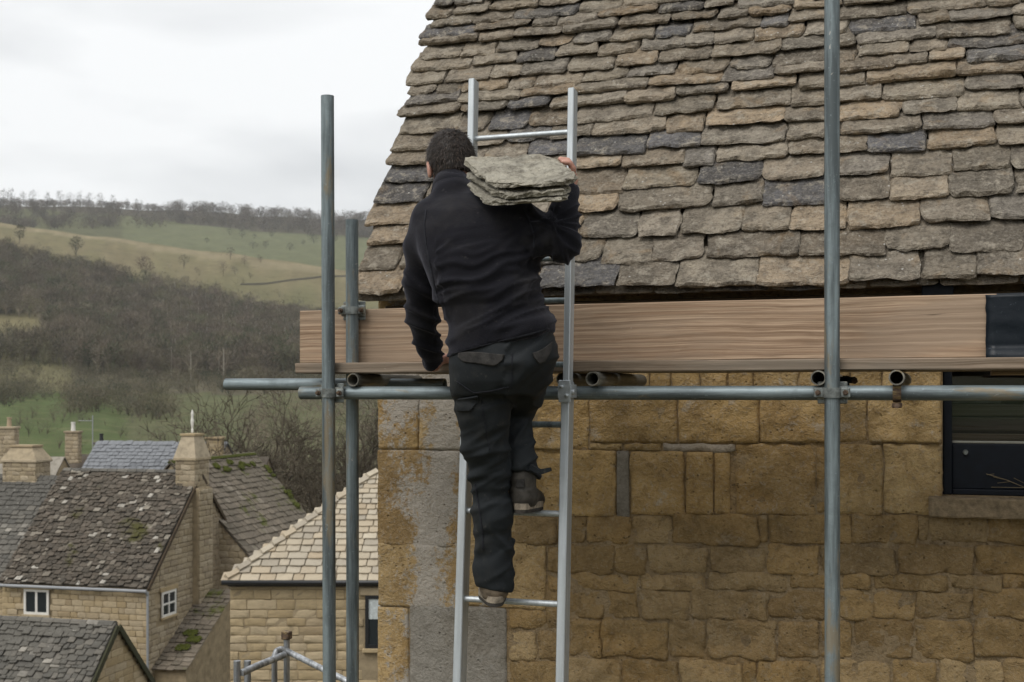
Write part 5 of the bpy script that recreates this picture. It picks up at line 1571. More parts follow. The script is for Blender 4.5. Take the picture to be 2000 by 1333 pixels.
# ================================================================== village
def w3(x, d, z): return cam2w(x, d, z)
def unit_variants(name, n, mat, t_, nu, nv, relief, jag, rc, bev, aspect=(0.4, 0.2), seed=0):
    out = []
    for i in range(n):
        me = slab_mesh(name, aspect[0], aspect[1], t_, nu, nv, relief, jag, seed + i * 5.1, rc, bev, 12, mat)
        for v in me.vertices: v.co.x /= aspect[0]; v.co.y /= aspect[1]
        me.polygons.foreach_set('use_smooth', [True] * len(me.polygons))
        out.append(me)
    return out
def place_pieces(name, items, variants, parent, org, limit=290, stuff_mat=None):
    """items: (origin, u*w, v*h, n) in world space; nearest ones become objects, the rest one joined part"""
    items = sorted(items, key=lambda it: it[0].dot(CF))
    rs = random.Random(len(items))
    rest = items[limit:]
    for it in items[:limit]:
        me_obj(name, rs.choice(variants), parent, frame(it[0] - org, it[1], it[2], it[3]))
    if rest:
        V = []; F2 = []
        vv = [(np.array([v.co[:] for v in m_.vertices]), [list(p_.vertices) for p_ in m_.polygons]) for m_ in variants]
        for it in rest:
            a, f = rs.choice(vv); M_ = np.array([it[1], it[2], it[3]]); b = len(V)
            V += (a @ M_ + np.array(it[0] - org)).tolist(); F2 += [[b + i for i in q] for q in f]
        o = mesh_obj(name + '_field', V, F2, stuff_mat or variants[0].materials[0], parent, True); o['kind'] = 'stuff'
    return len(items)
def courses(o, u, v, n, span, v0, v1, hr, wr, seed, gap=0.008, tile=False, lap=0.05, holes=(), rough=0.3):
    """rows of pieces over the face o + s*u + t*v; span(t) -> (s0, s1)"""
    rs = random.Random(seed); items = []; t_ = v0
    while t_ < v1 - 0.02:
        h = rs.uniform(*hr); h = min(h, v1 - t_) if not tile else h
        sp = span(t_ + h * .5)
        if sp and sp[1] - sp[0] > .05:
            s = sp[0]
            first = rs.uniform(.4, 1)
            while s < sp[1] - .03:
                w = rs.uniform(*wr) * (first if first else 1); first = None
                if sp[1] - s - w < wr[0] * .5: w = sp[1] - s
                w = min(w, sp[1] - s)
                c_ = (s + w / 2, t_ + h / 2)
                if not any(a - w*.3 < c_[0] < b + w*.3 and c0 - h*.3 < c_[1] < d0 + h*.3 for a, b, c0, d0 in holes):
                    if tile:
                        L = h + lap; tl = math.atan2(.045, L)
                        vv = (v * math.cos(tl) - n * math.sin(tl)); nn = (n * math.cos(tl) + v * math.sin(tl))
                        vv = (vv + u * rs.uniform(-.10, .10) * rough + n * rs.uniform(-.10, .06) * rough).normalized(); uu = (u - vv * u.dot(vv) + n * rs.uniform(-.10, .10) * rough).normalized(); nn = uu.cross(vv).normalized()
                        items.append((o + u * s + v * (t_ + rs.uniform(-.05, .05) * (.3 + rough)) + n * (.05 + rs.uniform(0, .03) * (.6 + rough)), uu * (w - gap), vv * L, nn * rs.uniform(.7, 1.0 + rough * .8)))
                    else:
                        items.append((o + u * (s + gap / 2) + v * (t_ + gap / 2) + n * rs.uniform(.004, .022), u * (w - gap), v * (h - gap), n))
                s += w
        t_ += h
    return items
MAT['bg_stone'] = stone_mat('cottage stone', [(0,(.47,.365,.215)),(.3,(.40,.30,.165)),(.6,(.53,.42,.265)),(.85,(.45,.365,.245)),(1,(.34,.25,.14))], dark=(.20,.155,.095), lichen=(.48,.44,.34), lich_amt=.68, sc=.5, bump=.5, var=.45, speck=.2)
MAT['bg_stone_grey'] = stone_mat('weathered cottage stone', [(0,(.44,.355,.235)),(.4,(.36,.285,.18)),(.7,(.49,.405,.285)),(1,(.30,.235,.155))], dark=(.15,.122,.085), lichen=(.42,.39,.31), lich_amt=.64, sc=.5, bump=.6, var=.6, speck=.3)
MAT['bg_mortar'] = plain('cottage mortar', (.30,.24,.155), .95, 0, 3, .3, .3, .1)
MAT['dark_tile'] = stone_mat('mossy stone tile', [(0,(.055,.045,.034)),(.2,(.10,.079,.060)),(.4,(.042,.035,.027)),(.6,(.135,.110,.085)),(.8,(.062,.052,.040)),(.90,(.165,.14,.11)),(.96,(.26,.23,.185)),(1,(.52,.49,.43))], dark=(.040,.034,.024), lichen=(.36,.33,.28), lich_amt=.66, sc=.4, bump=.5, moss=(.070,.066,.022), moss_amt=.60)
MAT['dark_tile_i'] = stone_mat('mossy stone tile far', [(0,(.055,.045,.034)),(.2,(.10,.079,.060)),(.4,(.042,.035,.027)),(.6,(.135,.110,.085)),(.8,(.062,.052,.040)),(.90,(.165,.14,.11)),(.96,(.26,.23,.185)),(1,(.52,.49,.43))], dark=(.040,.034,.024), lichen=(.36,.33,.28), lich_amt=.66, sc=.4, bump=.5, moss=(.070,.066,.022), moss_amt=.60, src='island')
MAT['mid_tile'] = stone_mat('brown stone tile', [(0,(.17,.14,.105)),(.3,(.13,.108,.08)),(.6,(.22,.18,.135)),(.85,(.16,.13,.10)),(1,(.28,.24,.19))], dark=(.06,.052,.035), lichen=(.36,.33,.27), lich_amt=.67, sc=.5, bump=.5, moss=(.085,.095,.018), moss_amt=.57)
MAT['grey_tile'] = stone_mat('grey stone tile', [(0,(.12,.112,.094)),(.3,(.075,.071,.062)),(.6,(.165,.15,.125)),(.88,(.10,.093,.08)),(1,(.38,.35,.30))], dark=(.05,.047,.04), lichen=(.42,.40,.36), lich_amt=.63, sc=.5, bump=.5, moss=(.085,.085,.03), moss_amt=.64)
MAT['grey_tile_i'] = MAT['grey_tile']
MAT['pale_tile'] = stone_mat('new stone tile', [(0,(.43,.365,.27)),(.25,(.50,.43,.32)),(.45,(.41,.325,.22)),(.6,(.47,.415,.325)),(.8,(.33,.29,.23)),(1,(.54,.475,.365))], dark=(.21,.175,.125), lichen=(.58,.52,.42), lich_amt=.70, sc=.5, bump=.4, var=.3, speck=.15)
MAT['blue_slate'] = stone_mat('blue slate', [(0,(.13,.138,.15)),(.5,(.17,.178,.19)),(1,(.225,.235,.25))], dark=(.085,.09,.10), lichen=(.40,.40,.40), lich_amt=.70, sc=.4, bump=.3)
MAT['lead'] = plain('lead grey', (.30,.33,.37), .45, .3, 6, .2, .1)
MAT['white_paint'] = plain('white paint', (.72,.70,.65), .5, 0, 20, .08, .05)
MAT['black_paint'] = plain('black gutter', (.015,.016,.018), .4, 0, 20, .2, .05)
MAT['grey_paint'] = plain('grey gutter', (.30,.31,.32), .45, 0, 20, .12, .05)
MAT['moss'] = plain('moss', (.062,.070,.016), 1.0, 0, 12, .5, .5, .1)
MAT['dglass'] = glass_mat('cottage glass', (.02,.026,.03), .08)
VS = unit_variants('stone', 6, MAT['bg_stone'], .05, 5, 4, .006, .010, .014, .005, (.4, .18), 3)
VSG = unit_variants('stone', 6, MAT['bg_stone_grey'], .05, 5, 4, .010, .014, .018, .007, (.3, .18), 30)
VT = {k: unit_variants('tile', 6, MAT[k], .028, 5, 3, .006, .012, .035, .006, (.35, .25), 60) for k in ('dark_tile', 'mid_tile', 'grey_tile', 'pale_tile', 'blue_slate')}

class Gable:
    """gabled block: corner at the front-gable end, l along the eave (2D camera axes), g across the gable"""
    def __init__(s, name, label, cx_, cd_, l, g, L, W, ze, zr, zg, wallmat, roofmat, cat='house', group=None, over=.12):
        s.l = CR_ * l[0] + CF * l[1]; s.g = CR_ * g[0] + CF * g[1]
        s.c = w3(cx_, cd_, 0); s.L, s.W, s.ze, s.zr, s.zg = L, W, ze, zr, zg
        s.root = empty(name, s.c + UP * zg); tag(s.root, label, cat, group); s.org = s.c + UP * zg
        mb = MB(); q = lambda a, b, z: s.c + s.l * a + s.g * b + UP * z - s.org
        i = .03
        V = [q(a, b, z) for a in (i, L - i) for b, z in ((i, zg), (W - i, zg), (W - i, ze), (W / 2, zr - .05), (i, ze))]
        mb.add(V, [(0,1,2,3,4), (9,8,7,6,5), (0,5,6,1), (1,6,7,2), (2,7,8,3), (3,8,9,4), (4,9,5,0)])
        s.wall = mb.build('wall', wallmat, s.root)
        s.pitch = math.atan2(zr - ze, W / 2); s.sl = math.hypot(zr - ze, W / 2)
        s.over = over
        mb = MB(); ov = over
        for (b0, sg) in ((0, 1), (W, -1)):
            vdir = s.g * sg * math.cos(s.pitch) + UP * math.sin(s.pitch); nd = -s.g * sg * math.sin(s.pitch) + UP * math.cos(s.pitch)
            o_ = s.c + s.g * b0 + UP * ze - vdir * ov - s.org
            P4 = [o_ - s.l * .05, o_ + s.l * (L + .05), o_ + s.l * (L + .05) + vdir * (s.sl + ov), o_ - s.l * .05 + vdir * (s.sl + ov)]
            mb.add([p_ + nd * .0 for p_ in P4] + [p_ + nd * .06 for p_ in P4], [(0,1,2,3), (7,6,5,4), (0,4,5,1), (1,5,6,2), (2,6,7,3), (3,7,4,0)])
        s.roof = mb.build('roof', roofmat, s.root)
    def slope(s, front=True):
        sg = 1 if front else -1; b0 = 0 if front else s.W
        v = s.g * sg * math.cos(s.pitch) + UP * math.sin(s.pitch); n = -s.g * sg * math.sin(s.pitch) + UP * math.cos(s.pitch)
        return s.c + s.g * b0 + UP * s.ze - v * s.over + n * .06, s.l, v, n
    def tiles(s, kind, front, hr, wr, seed, limit=290, u0=-.06, u1=None, name='tile', rough=.3):
        o, u, v, n = s.slope(front); u1 = (s.L + .06) if u1 is None else u1
        # keep a right-handed frame
        if u.cross(v).dot(n) < 0: o = o + u * (u0 + u1); u = -u
        it = courses(o, u, v, n, lambda t_: (u0, u1), -.03, s.sl + s.over - .06, hr, wr, seed, .012, True, .07, rough=rough)
        im = MAT.get(kind + '_i', MAT[kind])
        return place_pieces(name, it, VT[kind], s.roof, s.org, limit, im)
    def ridge(s, mat, wr=.45):
        k = 0; a = 0.0
        rs = random.Random(5)
        while a < s.L - .1:
            w = min(wr * rs.uniform(.8, 1.2), s.L - a); mb = MB()
            p0 = s.c + s.l * (a + .01) + s.g * (s.W / 2) + UP * (s.zr + .02) - s.org; p1 = p0 + s.l * (w - .02)
            r_ = .16; V = []
            for p_ in (p0, p1):
                for an in (-70, -35, 0, 35, 70): V.append(p_ + s.g * (r_ * math.sin(R(an)) * 1.1) + UP * (r_ * math.cos(R(an)) - .04 + rs.uniform(-.01, .01)))
                V.append(p_ + UP * -.05)
            F2 = [(j, j + 1, j + 7, j + 6) for j in range(4)] + [(0,6,11,5), (4,5,11,10), (0,5,4,3,2,1), (6,7,8,9,10,11)]
            mb.add(V, F2); mb.build('ridge_tile', mat, s.roof); a += w
def window(parent, org, o, u, v, n, w, h, mat, cols, rows, fr=.06, bar=.035, depth=.05, blind=None):
    """o: lower-left corner on the wall face"""
    o = o + n * .04; depth = .03
    root = empty('window', o - org, parent); M_ = frame(Vector((0, 0, 0)), u, v, n)
    mb = MB(); q = .02
    for lo, hi in (((0, 0, -depth), (fr, h, q)), ((w - fr, 0, -depth), (w, h, q)), ((fr, 0, -depth), (w - fr, fr, q - .003)), ((fr, h - fr, -depth), (w - fr, h, q - .003))): mb.box(lo, hi, 0, M_)
    mb.build('frame', mat, root)
    mb = MB(); iw, ih = w - 2 * fr, h - 2 * fr
    for i in range(1, cols):
        x = fr + iw * i / cols; mb.box((x - bar / 2, fr, -depth), (x + bar / 2, h - fr, q - .006), 0, M_)
    for j in range(1, rows):
        y = fr + ih * j / rows; mb.box((fr, y - bar / 2, -depth), (w - fr, y + bar / 2, q - .009), 0, M_)
    if cols > 1 or rows > 1: mb.build('glazing_bar', mat, root)
    for i in range(cols):
        for j in range(rows):
            mb = MB(); mb.box((fr + iw * i / cols, fr + ih * j / rows, -depth * .8), (fr + iw * (i + 1) / cols, fr + ih * (j + 1) / rows, -depth * .5), 0, M_); mb.build('pane', MAT['dglass'], root)
    if blind:
        mb = MB(); mb.box((fr, h * blind, -depth * .5 + .001), (w - fr, h - fr, -depth * .3), 0, M_); mb.build('blind', plain('pale blind', (.50,.54,.54), .8), root)
    mb = MB(); mb.box((-.06, -.09, -.03), (w + .06, -.002, .07), .01, M_); mb.build('window_sill', MAT['bg_stone'], root)
    mb = MB(); mb.box((-.12, h + .002, -.03), (w + .12, h + .17, .03), .01, M_); mb.build('lintel', MAT['bg_stone'], root)
    return root
def chimney(parent, org, base, u, g, w, dpt, h, mat, pots=0, cap=True, taper=None, name='chimney', potmat=None):
    """base centre in world space"""
    root = empty(name, base - org, parent)
    mb = MB(); M_ = frame(Vector((0, 0, 0)), u, g, UP)
    mb.box((-w/2, -dpt/2, 0), (w/2, dpt/2, h), .02, M_); st_ = mb.build('stack', mat, root)
    if 'brick' not in mat.name:
        base0 = base
        for fu, fn, fw_, fd in ((u, -g, w, dpt), (-u, g, w, dpt), (g, u, dpt, w), (-g, -u, dpt, w)):
            if fn.dot(base) > 0: continue
            if fu.cross(UP).dot(fn) < 0: fu = -fu
            it_ = courses(base + fn * (fd / 2) - fu * (fw_ / 2), fu, UP, fn, lambda t_: (0, fw_), 0.0, h, (.16, .26), (.2, .5), int(h * 100), .016)
            place_pieces('stone', it_, VSG if mat is MAT['bg_stone_grey'] else VS, st_, base, 80)
    if cap:
        mb = MB(); mb.box((-w/2 - .07, -dpt/2 - .07, h + .002), (w/2 + .07, dpt/2 + .07, h + .12), .02, M_); mb.build('cap', mat, root)
    if taper:
        z0 = h + .122; mb = MB(); a, b = w/2 + .05, dpt/2 + .05; c_, d_ = w/2 * .62, dpt/2 * .62
        V = [(-a,-b,z0),(a,-b,z0),(a,b,z0),(-a,b,z0),(-c_,-d_,z0+taper),(c_,-d_,z0+taper),(c_,d_,z0+taper),(-c_,d_,z0+taper)]
        mb.add([M_ @ Vector(q) for q in V], [(0,3,2,1),(4,5,6,7),(0,1,5,4),(1,2,6,5),(2,3,7,6),(3,0,4,7)]); mb.build('tapered_head', mat, root)
        mb = MB(); mb.box((-c_ - .06, -d_ - .06, z0 + taper + .002), (c_ + .06, d_ + .06, z0 + taper + .09), .01, M_); mb.build('cap_stone', MAT['bg_stone'], root)
    for i in range(pots):
        x = (i - (pots - 1) / 2) * w * .55; z0 = h + .12
        mb = MB(); mb.tube(M_ @ Vector((x, 0, z0)), M_ @ Vector((x, 0, z0 + .42)), .13, 12, r2=.10); mb.tube(M_ @ Vector((x, 0, z0 + .42)), M_ @ Vector((x, 0, z0 + .50)), .125, 12)
        mb.build('chimney_pot', potmat or plain('clay pot', (.40,.31,.21), .9), root)
    return root

# ---- cottage A: dark mossy roof, gable with central chimney
gl, gg = (-.972, .236), (.236, .972)
A = Gable('stone_cottage', 'stone cottage with long dark mossy roof and white-framed windows', -13.37, 45, gl, gg, 6.05, 7.92, -7.07, -3.2, -12.4, MAT['bg_mortar'], plain('dark roof bed', (.05,.043,.034), .95))
A.tiles('dark_tile', True, (.125, .20), (.13, .34), 1, rough=1.0)
A.ridge(MAT['grey_tile'])
nf = -A.g                      # front wall outward normal
wz = -8.30; wxa = 4.05
h1 = (wxa - .02, wxa + 1.08, wz - A.zg - .02, wz - A.zg + .98)
o = A.c + UP * A.zg; u = -A.l; o2 = A.c + A.l * A.L + UP * A.zg
it = courses(o2, u, UP, nf, lambda t_: (0, A.L), 1.0, A.ze - A.zg - .02, (.15, .24), (.22, .60), 3, .014, holes=[(A.L - h1[1], A.L - h1[0], h1[2], h1[3] + .15)])
place_pieces('stone', it, VS, A.wall, A.org, 290)
window(A.root, A.org, A.c + A.l * (wxa + 1.05) + UP * (wz) + nf * .0, u, UP, nf, 1.06, .94, MAT['white_paint'], 2, 1, .09, .09)
# gable wall stones (right-facing)
ng = -A.l
hw = [(.9, 2.15, -8.6 - A.zg, -7.45 - A.zg)]
slp = (A.zr - A.ze) / (A.W / 2)
def gspan(t_):
    z = A.zg + t_
    if z <= A.ze: return (0, A.W)
    k = (z - A.ze) / slp; return (k + .05, A.W - k - .05) if A.W - 2 * k > .3 else None
it = courses(A.c + UP * A.zg, A.g, UP, ng, gspan, .8, A.zr - A.zg - .3, (.16, .26), (.26, .62), 9, .016, holes=hw)
place_pieces('stone', it, VSG, A.wall, A.org, 290, MAT['bg_stone_grey'])
window(A.root, A.org, A.c + A.g * 1.0 + UP * -8.42, A.g, UP, ng, 1.05, .95, MAT['white_paint'], 2, 2, .09, .07)
# verge boards
for (b0, sg) in ((0, 1), (A.W, -1)):
    vd = A.g * sg * math.cos(A.pitch) + UP * math.sin(A.pitch); nd = -A.g * sg * math.sin(A.pitch) + UP * math.cos(A.pitch)
    p0 = A.c + A.g * b0 + UP * A.ze - vd * .15 - A.l * -.0 - A.org
    mb = MB(); M_ = frame(p0 - A.l * .10, -A.l, vd, nd); mb.box((-.02, 0, -.10), (.04, A.sl + .1, .04), .008, M_)
    mb.build('verge_board', MAT['wood_dark'], A.root)
# gutter and downpipe
mb = MB(); e0 = A.c - A.g * .22 + UP * (A.ze - .16) - A.org; mb.tube(e0 - A.l * .10, e0 + A.l * (A.L + .0), .06, 10); mb.build('gutter', MAT['grey_paint'], A.root)
mb = MB(); mb.tube(A.c - A.g * .09 - A.l * .08 + UP * (A.ze - .2) - A.org, A.c - A.g * .09 - A.l * .08 + UP * (A.zg + .1) - A.org, .045, 10)
mb.tube(e0 - A.l * .06, A.c - A.g * .09 - A.l * .08 + UP * (A.ze - .32) - A.org, .05, 10); mb.build('downpipe', MAT['grey_paint'], A.root)
# chimney at the gable apex with breast below
cb = A.c + A.g * (A.W / 2) + A.l * .30 + UP * (A.zr - .75)
ch = chimney(A.root, A.org, cb, A.g, A.l, 1.15, .85, 1.28, MAT['bg_stone_grey'], 0, True, .85)
mb = MB(); pz = cb + UP * 2.38 - A.org
prof = [(.045, 0), (.05, .1), (.03, .16), (.055, .30), (.07, .45), (.045, .58), (.05, .66), (.06, .74), (.035, .84), (.012, .90)]
for (r1, z1), (r2, z2) in zip(prof, prof[1:]): mb.tube(pz + UP * z1, pz + UP * z2, r1, 10, r2=r2)
mb.build('finial', MAT['white_paint'], A.root)
mb = MB(); M_ = frame(A.c + A.g * (A.W / 2) - A.l * -.02 + UP * A.zg - A.org, A.g, -A.l, UP)
mb.box((-.55, 0, 3.2), (.55, .28, A.zr - A.zg - .55), .03, M_); mb.box((-.85, 0, .2), (.85, .45, 3.19), .03, M_)
cbr = mb.build('chimney_breast', MAT['bg_mortar'], A.root)
it = courses(A.c + A.g * (A.W / 2 - .55) - A.l * .30 + UP * A.zg, A.g, UP, ng, lambda t_: (0, 1.1), 3.2, A.zr - A.zg - .6, (.18, .30), (.3, .6), 21, .02)
it += courses(A.c + A.g * (A.W / 2 - .85) - A.l * .47 + UP * A.zg, A.g, UP, ng, lambda t_: (0, 1.7), .4, 3.1, (.18, .30), (.3, .6), 22, .02)
place_pieces('stone', it, VSG, cbr, A.org, 200)
# lean-to roof stepping down beside the gable
mb = MB(); lt = lambda s_, w_, z: A.c + A.g * s_ - A.l * w_ + UP * z - A.org
V = [lt(.5, .02, A.zg), lt(4.2, .02, A.zg), lt(4.2, 1.3, A.zg), lt(.5, 1.3, A.zg), lt(.5, .02, -10.15), lt(4.2, .02, -7.95), lt(4.2, 1.3, -7.95), lt(.5, 1.3, -10.15)]
mb.add(V, [(0,3,2,1),(4,5,6,7),(0,1,5,4),(1,2,6,5),(2,3,7,6),(3,0,4,7)])
lean = mb.build('lean_to', MAT['bg_mortar'], A.root)
lv = (A.g * 3.7 + UP * 2.2).normalized(); lu = -A.l; ln = lu.cross(lv).normalized()
if ln.z < 0: ln = -ln
lo_ = A.c + A.g * .35 + A.l * .02 + UP * -10.22 + ln * .02
if lu.cross(lv).dot(ln) < 0: lo_ = lo_ + lu * 1.45; lu = -lu
it = courses(lo_, lu, lv, ln, lambda t_: (-.02, 1.45), 0, 4.35, (.22, .30), (.3, .5), 31, .012, True, .07)
place_pieces('tile', it, VT['mid_tile'], lean, A.org, 200)
for (s_, w_) in ((1.0, .5), (1.45, .75), (1.8, .45)):
    me = slab_mesh('moss_patch', .55, .3, .04, 8, 5, .02, .05, s_ * 9, .1, .02, 9, MAT['moss'])
    me_obj('moss_patch', me, lean, frame(lo_ + lv * s_ + lu * w_ + ln * .13 - A.org, lu, lv, ln))

# ---- roof to the left (continues A, set back) with lead flashing and big stacks
E_ = Gable('stone_cottage', 'cottage at the left frame edge with lead-flashed grey roof', -13.37 - .972 * 6.1 + .236 * .35, 45 + .236 * 6.1 + .972 * .35, gl, gg, 4.0, 7.3, -7.3, -3.5, -12.4, MAT['bg_mortar'], plain('grey roof bed', (.07,.064,.055), .95))
E_.tiles('grey_tile', True, (.18, .25), (.24, .42), 14, 200)
it = courses(E_.c + E_.l * E_.L + UP * E_.zg, -E_.l, UP, -E_.g, lambda t_: (2.2, E_.L), 1.0, E_.ze - E_.zg, (.18, .26), (.3, .6), 15, .014)
place_pieces('stone', it, VS, E_.wall, E_.org, 120)
o, u, v, n = E_.slope(True)
mb = MB(); M_ = frame(o - E_.org + u * -.02 + n * .10, u, v, n); mb.box((-.02, .1, 0), (.14, E_.sl - .2, .05), .01, M_); mb.build('lead_flashing', MAT['lead'], E_.root)
pb = C(52, 952, 51.0); pb.z -= .5
ch = chimney(E_.root, E_.org, pb, A.l, A.g, 1.55, 1.0, 1.55, MAT['bg_stone_grey'], 0, True, .50)
# ---- mossy roof B behind the gable
B = Gable('stone_cottage', 'cottage behind with brown tiled roof, green moss along its ridge', 0, 0, (.268, .963), (-.963, .268), 7.35, 10.0, -8.15, -2.95, -13.0, MAT['bg_stone_grey'], plain('brown roof bed', (.07,.058,.042), .95), over=.15)
# place so that the ridge starts behind chimney A
rp1 = w3(-13.5, 53.6, 0); B2 = rp1 - (CR_ * -.963 + CF * .268) * 5.0 - (CR_ * .268 + CF * .963) * 2.6
dlt = B2 - B.c; B.c = B2; B.org = B.org + dlt; B.root.location = B.org
B.tiles('mid_tile', True, (.24, .34), (.30, .52), 41)
B.ridge(MAT['moss'], .5)
def bspan(t_):
    z = B.zg + t_
    if z <= B.ze: return (0, B.W)
    k = (z - B.ze) / ((B.zr - B.ze) / (B.W / 2)); return (k + .08, B.W - k - .08) if B.W - 2 * k > .4 else None
it = courses(B.c + B.g * B.W + UP * B.zg, -B.g, UP, -B.l, bspan, 2.0, B.zr - B.zg - .3, (.18, .28), (.28, .62), 43, .016)
it = [q_ for q_ in it if wpx(q_[0])[0] > 400]
place_pieces('stone', it, VSG, B.wall, B.org, 250, MAT['bg_stone_grey'])
# moss clumps along the top of B
rs = random.Random(8); o, u, v, n = B.slope(True)
for k in range(16):
    top_ = k < 8
    s_ = B.sl * (rs.uniform(.90, .99) if top_ else rs.uniform(.35, .9)); a = rs.uniform(2.4, B.L * .85) if top_ else B.L - rs.uniform(.0, .55)
    me = slab_mesh('moss_patch', rs.uniform(.3, .7), rs.uniform(.12, .3), .05, 8, 4, .03, .06, k * 3.3, .1, .03, 9, MAT['moss'])
    me_obj('moss_patch', me, B.roof, frame(o + u * a + v * s_ + n * .12 - B.org, u if u.cross(v).dot(n) > 0 else -u, v, n))
# ---- small gabled building D in front
D_ = Gable('stone_outbuilding', 'small gabled outbuilding with grey lichened roof, lower left corner', -12.27 - .47, 38 - 1.94, gl, gg, 6.2, 4.0, -9.35, -7.19, -12.4, MAT['bg_mortar'], plain('outbuilding roof bed', (.07,.064,.055), .95), 'outbuilding')
D_.tiles('grey_tile', True, (.13, .20), (.16, .36), 51, rough=.8)
D_.ridge(MAT['grey_tile'], .5)
def dspan(t_):
    z = D_.zg + t_
    if z <= D_.ze: return (0, D_.W)
    k = (z - D_.ze) / ((D_.zr - D_.ze) / (D_.W / 2)); return (k + .03, D_.W - k - .03) if D_.W - 2 * k > .2 else None
it = courses(D_.c + UP * D_.zg, D_.g, UP, -D_.l * 1.0, dspan, 1.2, D_.zr - D_.zg - .1, (.20, .30), (.3, .7), 52, .008)
place_pieces('stone', it, VS, D_.wall, D_.org, 200)
for (b0, sg) in ((0, 1), (D_.W, -1)):
    vd = D_.g * sg * math.cos(D_.pitch) + UP * math.sin(D_.pitch); nd = -D_.g * sg * math.sin(D_.pitch) + UP * math.cos(D_.pitch)
    mb = MB(); M_ = frame(D_.c + D_.g * b0 + UP * D_.ze - vd * .15 - D_.l * .10 - D_.org, -D_.l, vd, nd); mb.box((-.02, 0, -.09), (.05, D_.sl + .1, .09), .008, M_)
    mb.build('verge_board', plain('mossy verge', (.045,.045,.022), .95), D_.root)

# ---- pale cottage C with hipped new stone roof
CE = w3(-6.30, 27, -4.10); CUx = CR_; CLn = 7.5; hp = 2.9; tz = .735
croot = empty('pale_cottage', w3(-6.3, 27, -10)); CO = Vector(croot.location)
tag(croot, 'pale stone cottage with new hipped stone-tile roof and black gutter', 'house')
mb = MB(); M_ = frame(w3(-6.22, 27.08, -10.2) - CO, CR_, CF, UP); mb.box((0, 0.03, 0), (CLn, 5.6, 6.0), 0, M_); cw = mb.build('wall', MAT['bg_mortar'], croot)
E1 = w3(-6.30, 27, -4.12) - CO; E2 = E1 + CR_ * (CLn + .1); E3 = E2 + CF * (2 * hp); E4 = E1 + CF * (2 * hp)
R1 = E1 + CR_ * hp + CF * hp + UP * (hp * tz); R2 = E2 - CR_ * hp * .0 + CF * hp + UP * (hp * tz)
mb = MB(); mb.add([E1, E2, E3, E4, R1, R2], [(0,1,5,4), (1,2,5), (2,3,4,5), (3,0,4), (3,2,1,0)]); crf = mb.build('roof', plain('pale roof bed', (.25,.20,.13), .95), croot)
pv = (CF + UP * tz).normalized(); pn = CR_.cross(pv); SLc = hp * math.hypot(1, tz)
it = []
rs = random.Random(77); t_ = -.05; k = 0
while t_ < SLc - .1:
    h = .235 - .004 * k; fr_ = (t_ + h * .3) / SLc
    s = hp * max(0, fr_) - .10; lim = 5.2
    while s < lim:
        w = rs.uniform(.24, .46) * (1 - .012 * k); L = h + .08; tl = math.atan2(.05, L)
        it.append((E1 + CO + CR_ * s + pv * (t_ + rs.uniform(-.01, .01)) + pn * (.055 + rs.uniform(0, .012)), CR_ * (w - .012), pv * math.cos(tl) * L - pn * math.sin(tl) * L, pn * math.cos(tl) + pv * math.sin(tl))); s += w
    t_ += h; k += 1
place_pieces('tile', it, VT['pale_tile'], crf, CO, 295)
# hip capping
k = 0
hd = (R1 - E1); HLn = hd.length; hd.normalize()
while k * .34 < HLn - .1:
    p0 = E1 + hd * (k * .34) + UP * .10; p1 = p0 + hd * .33
    mb = MB(); sdv = (CR_ * .7 - CF * .7)
    V = []
    for p_, lf in ((p0, .045), (p1, .0)):
        V += [p_ - sdv * .12 + UP * (lf - .07), p_ + UP * lf, p_ + sdv * .12 + UP * (lf - .07), p_ + sdv * .10 + UP * (lf - .11), p_ + UP * (lf - .05), p_ - sdv * .10 + UP * (lf - .11)]
    mb.add(V, [(0,1,7,6), (1,2,8,7), (2,3,9,8), (3,4,10,9), (4,5,11,10), (5,0,6,11), (5,4,3,2,1,0), (6,7,8,9,10,11)])
    mb.build('hip_tile', MAT['pale_tile'], crf); k += 1
mb = MB(); g0 = E1 - CF * .07 + UP * -.035; mb.tube(g0 - CR_ * .06, g0 + CR_ * (CLn), .055, 10); mb.box((0, 0, 0), (CLn, .10, .10), 0, frame(E1 + UP * -.13 + CF * .0 + CR_ * .05, CR_, CF, UP))
mb.build('gutter', MAT['black_paint'], croot)
cwin = (2.96, -5.55); wx_ = w3(-6.22, 27.08, 0)
it = courses(w3(-6.22, 27.11, -10.2), CR_, UP, -CF, lambda t_: (0, 5.0), 1.2, 5.93, (.17, .24), (.34, .72), 61, .016, holes=[(3.0, 3.75, 3.95, 5.3)])
VS2 = unit_variants('stone', 6, MAT['bg_stone'], .05, 6, 4, .010, .012, .018, .007, (.5, .2), 90)
place_pieces('stone', it, VS2, cw, CO, 295)
ww = w3(-3.235, 27.11, 0); zt_, zb_ = -(1163 - 768) / F * 27.1, -(1266 - 768) / F * 27.1
window(croot, CO, ww + UP * zb_, CR_, UP, -CF, .75, zt_ - zb_, MAT['black_paint'], 1, 1, .075, .04, .06, blind=.55)

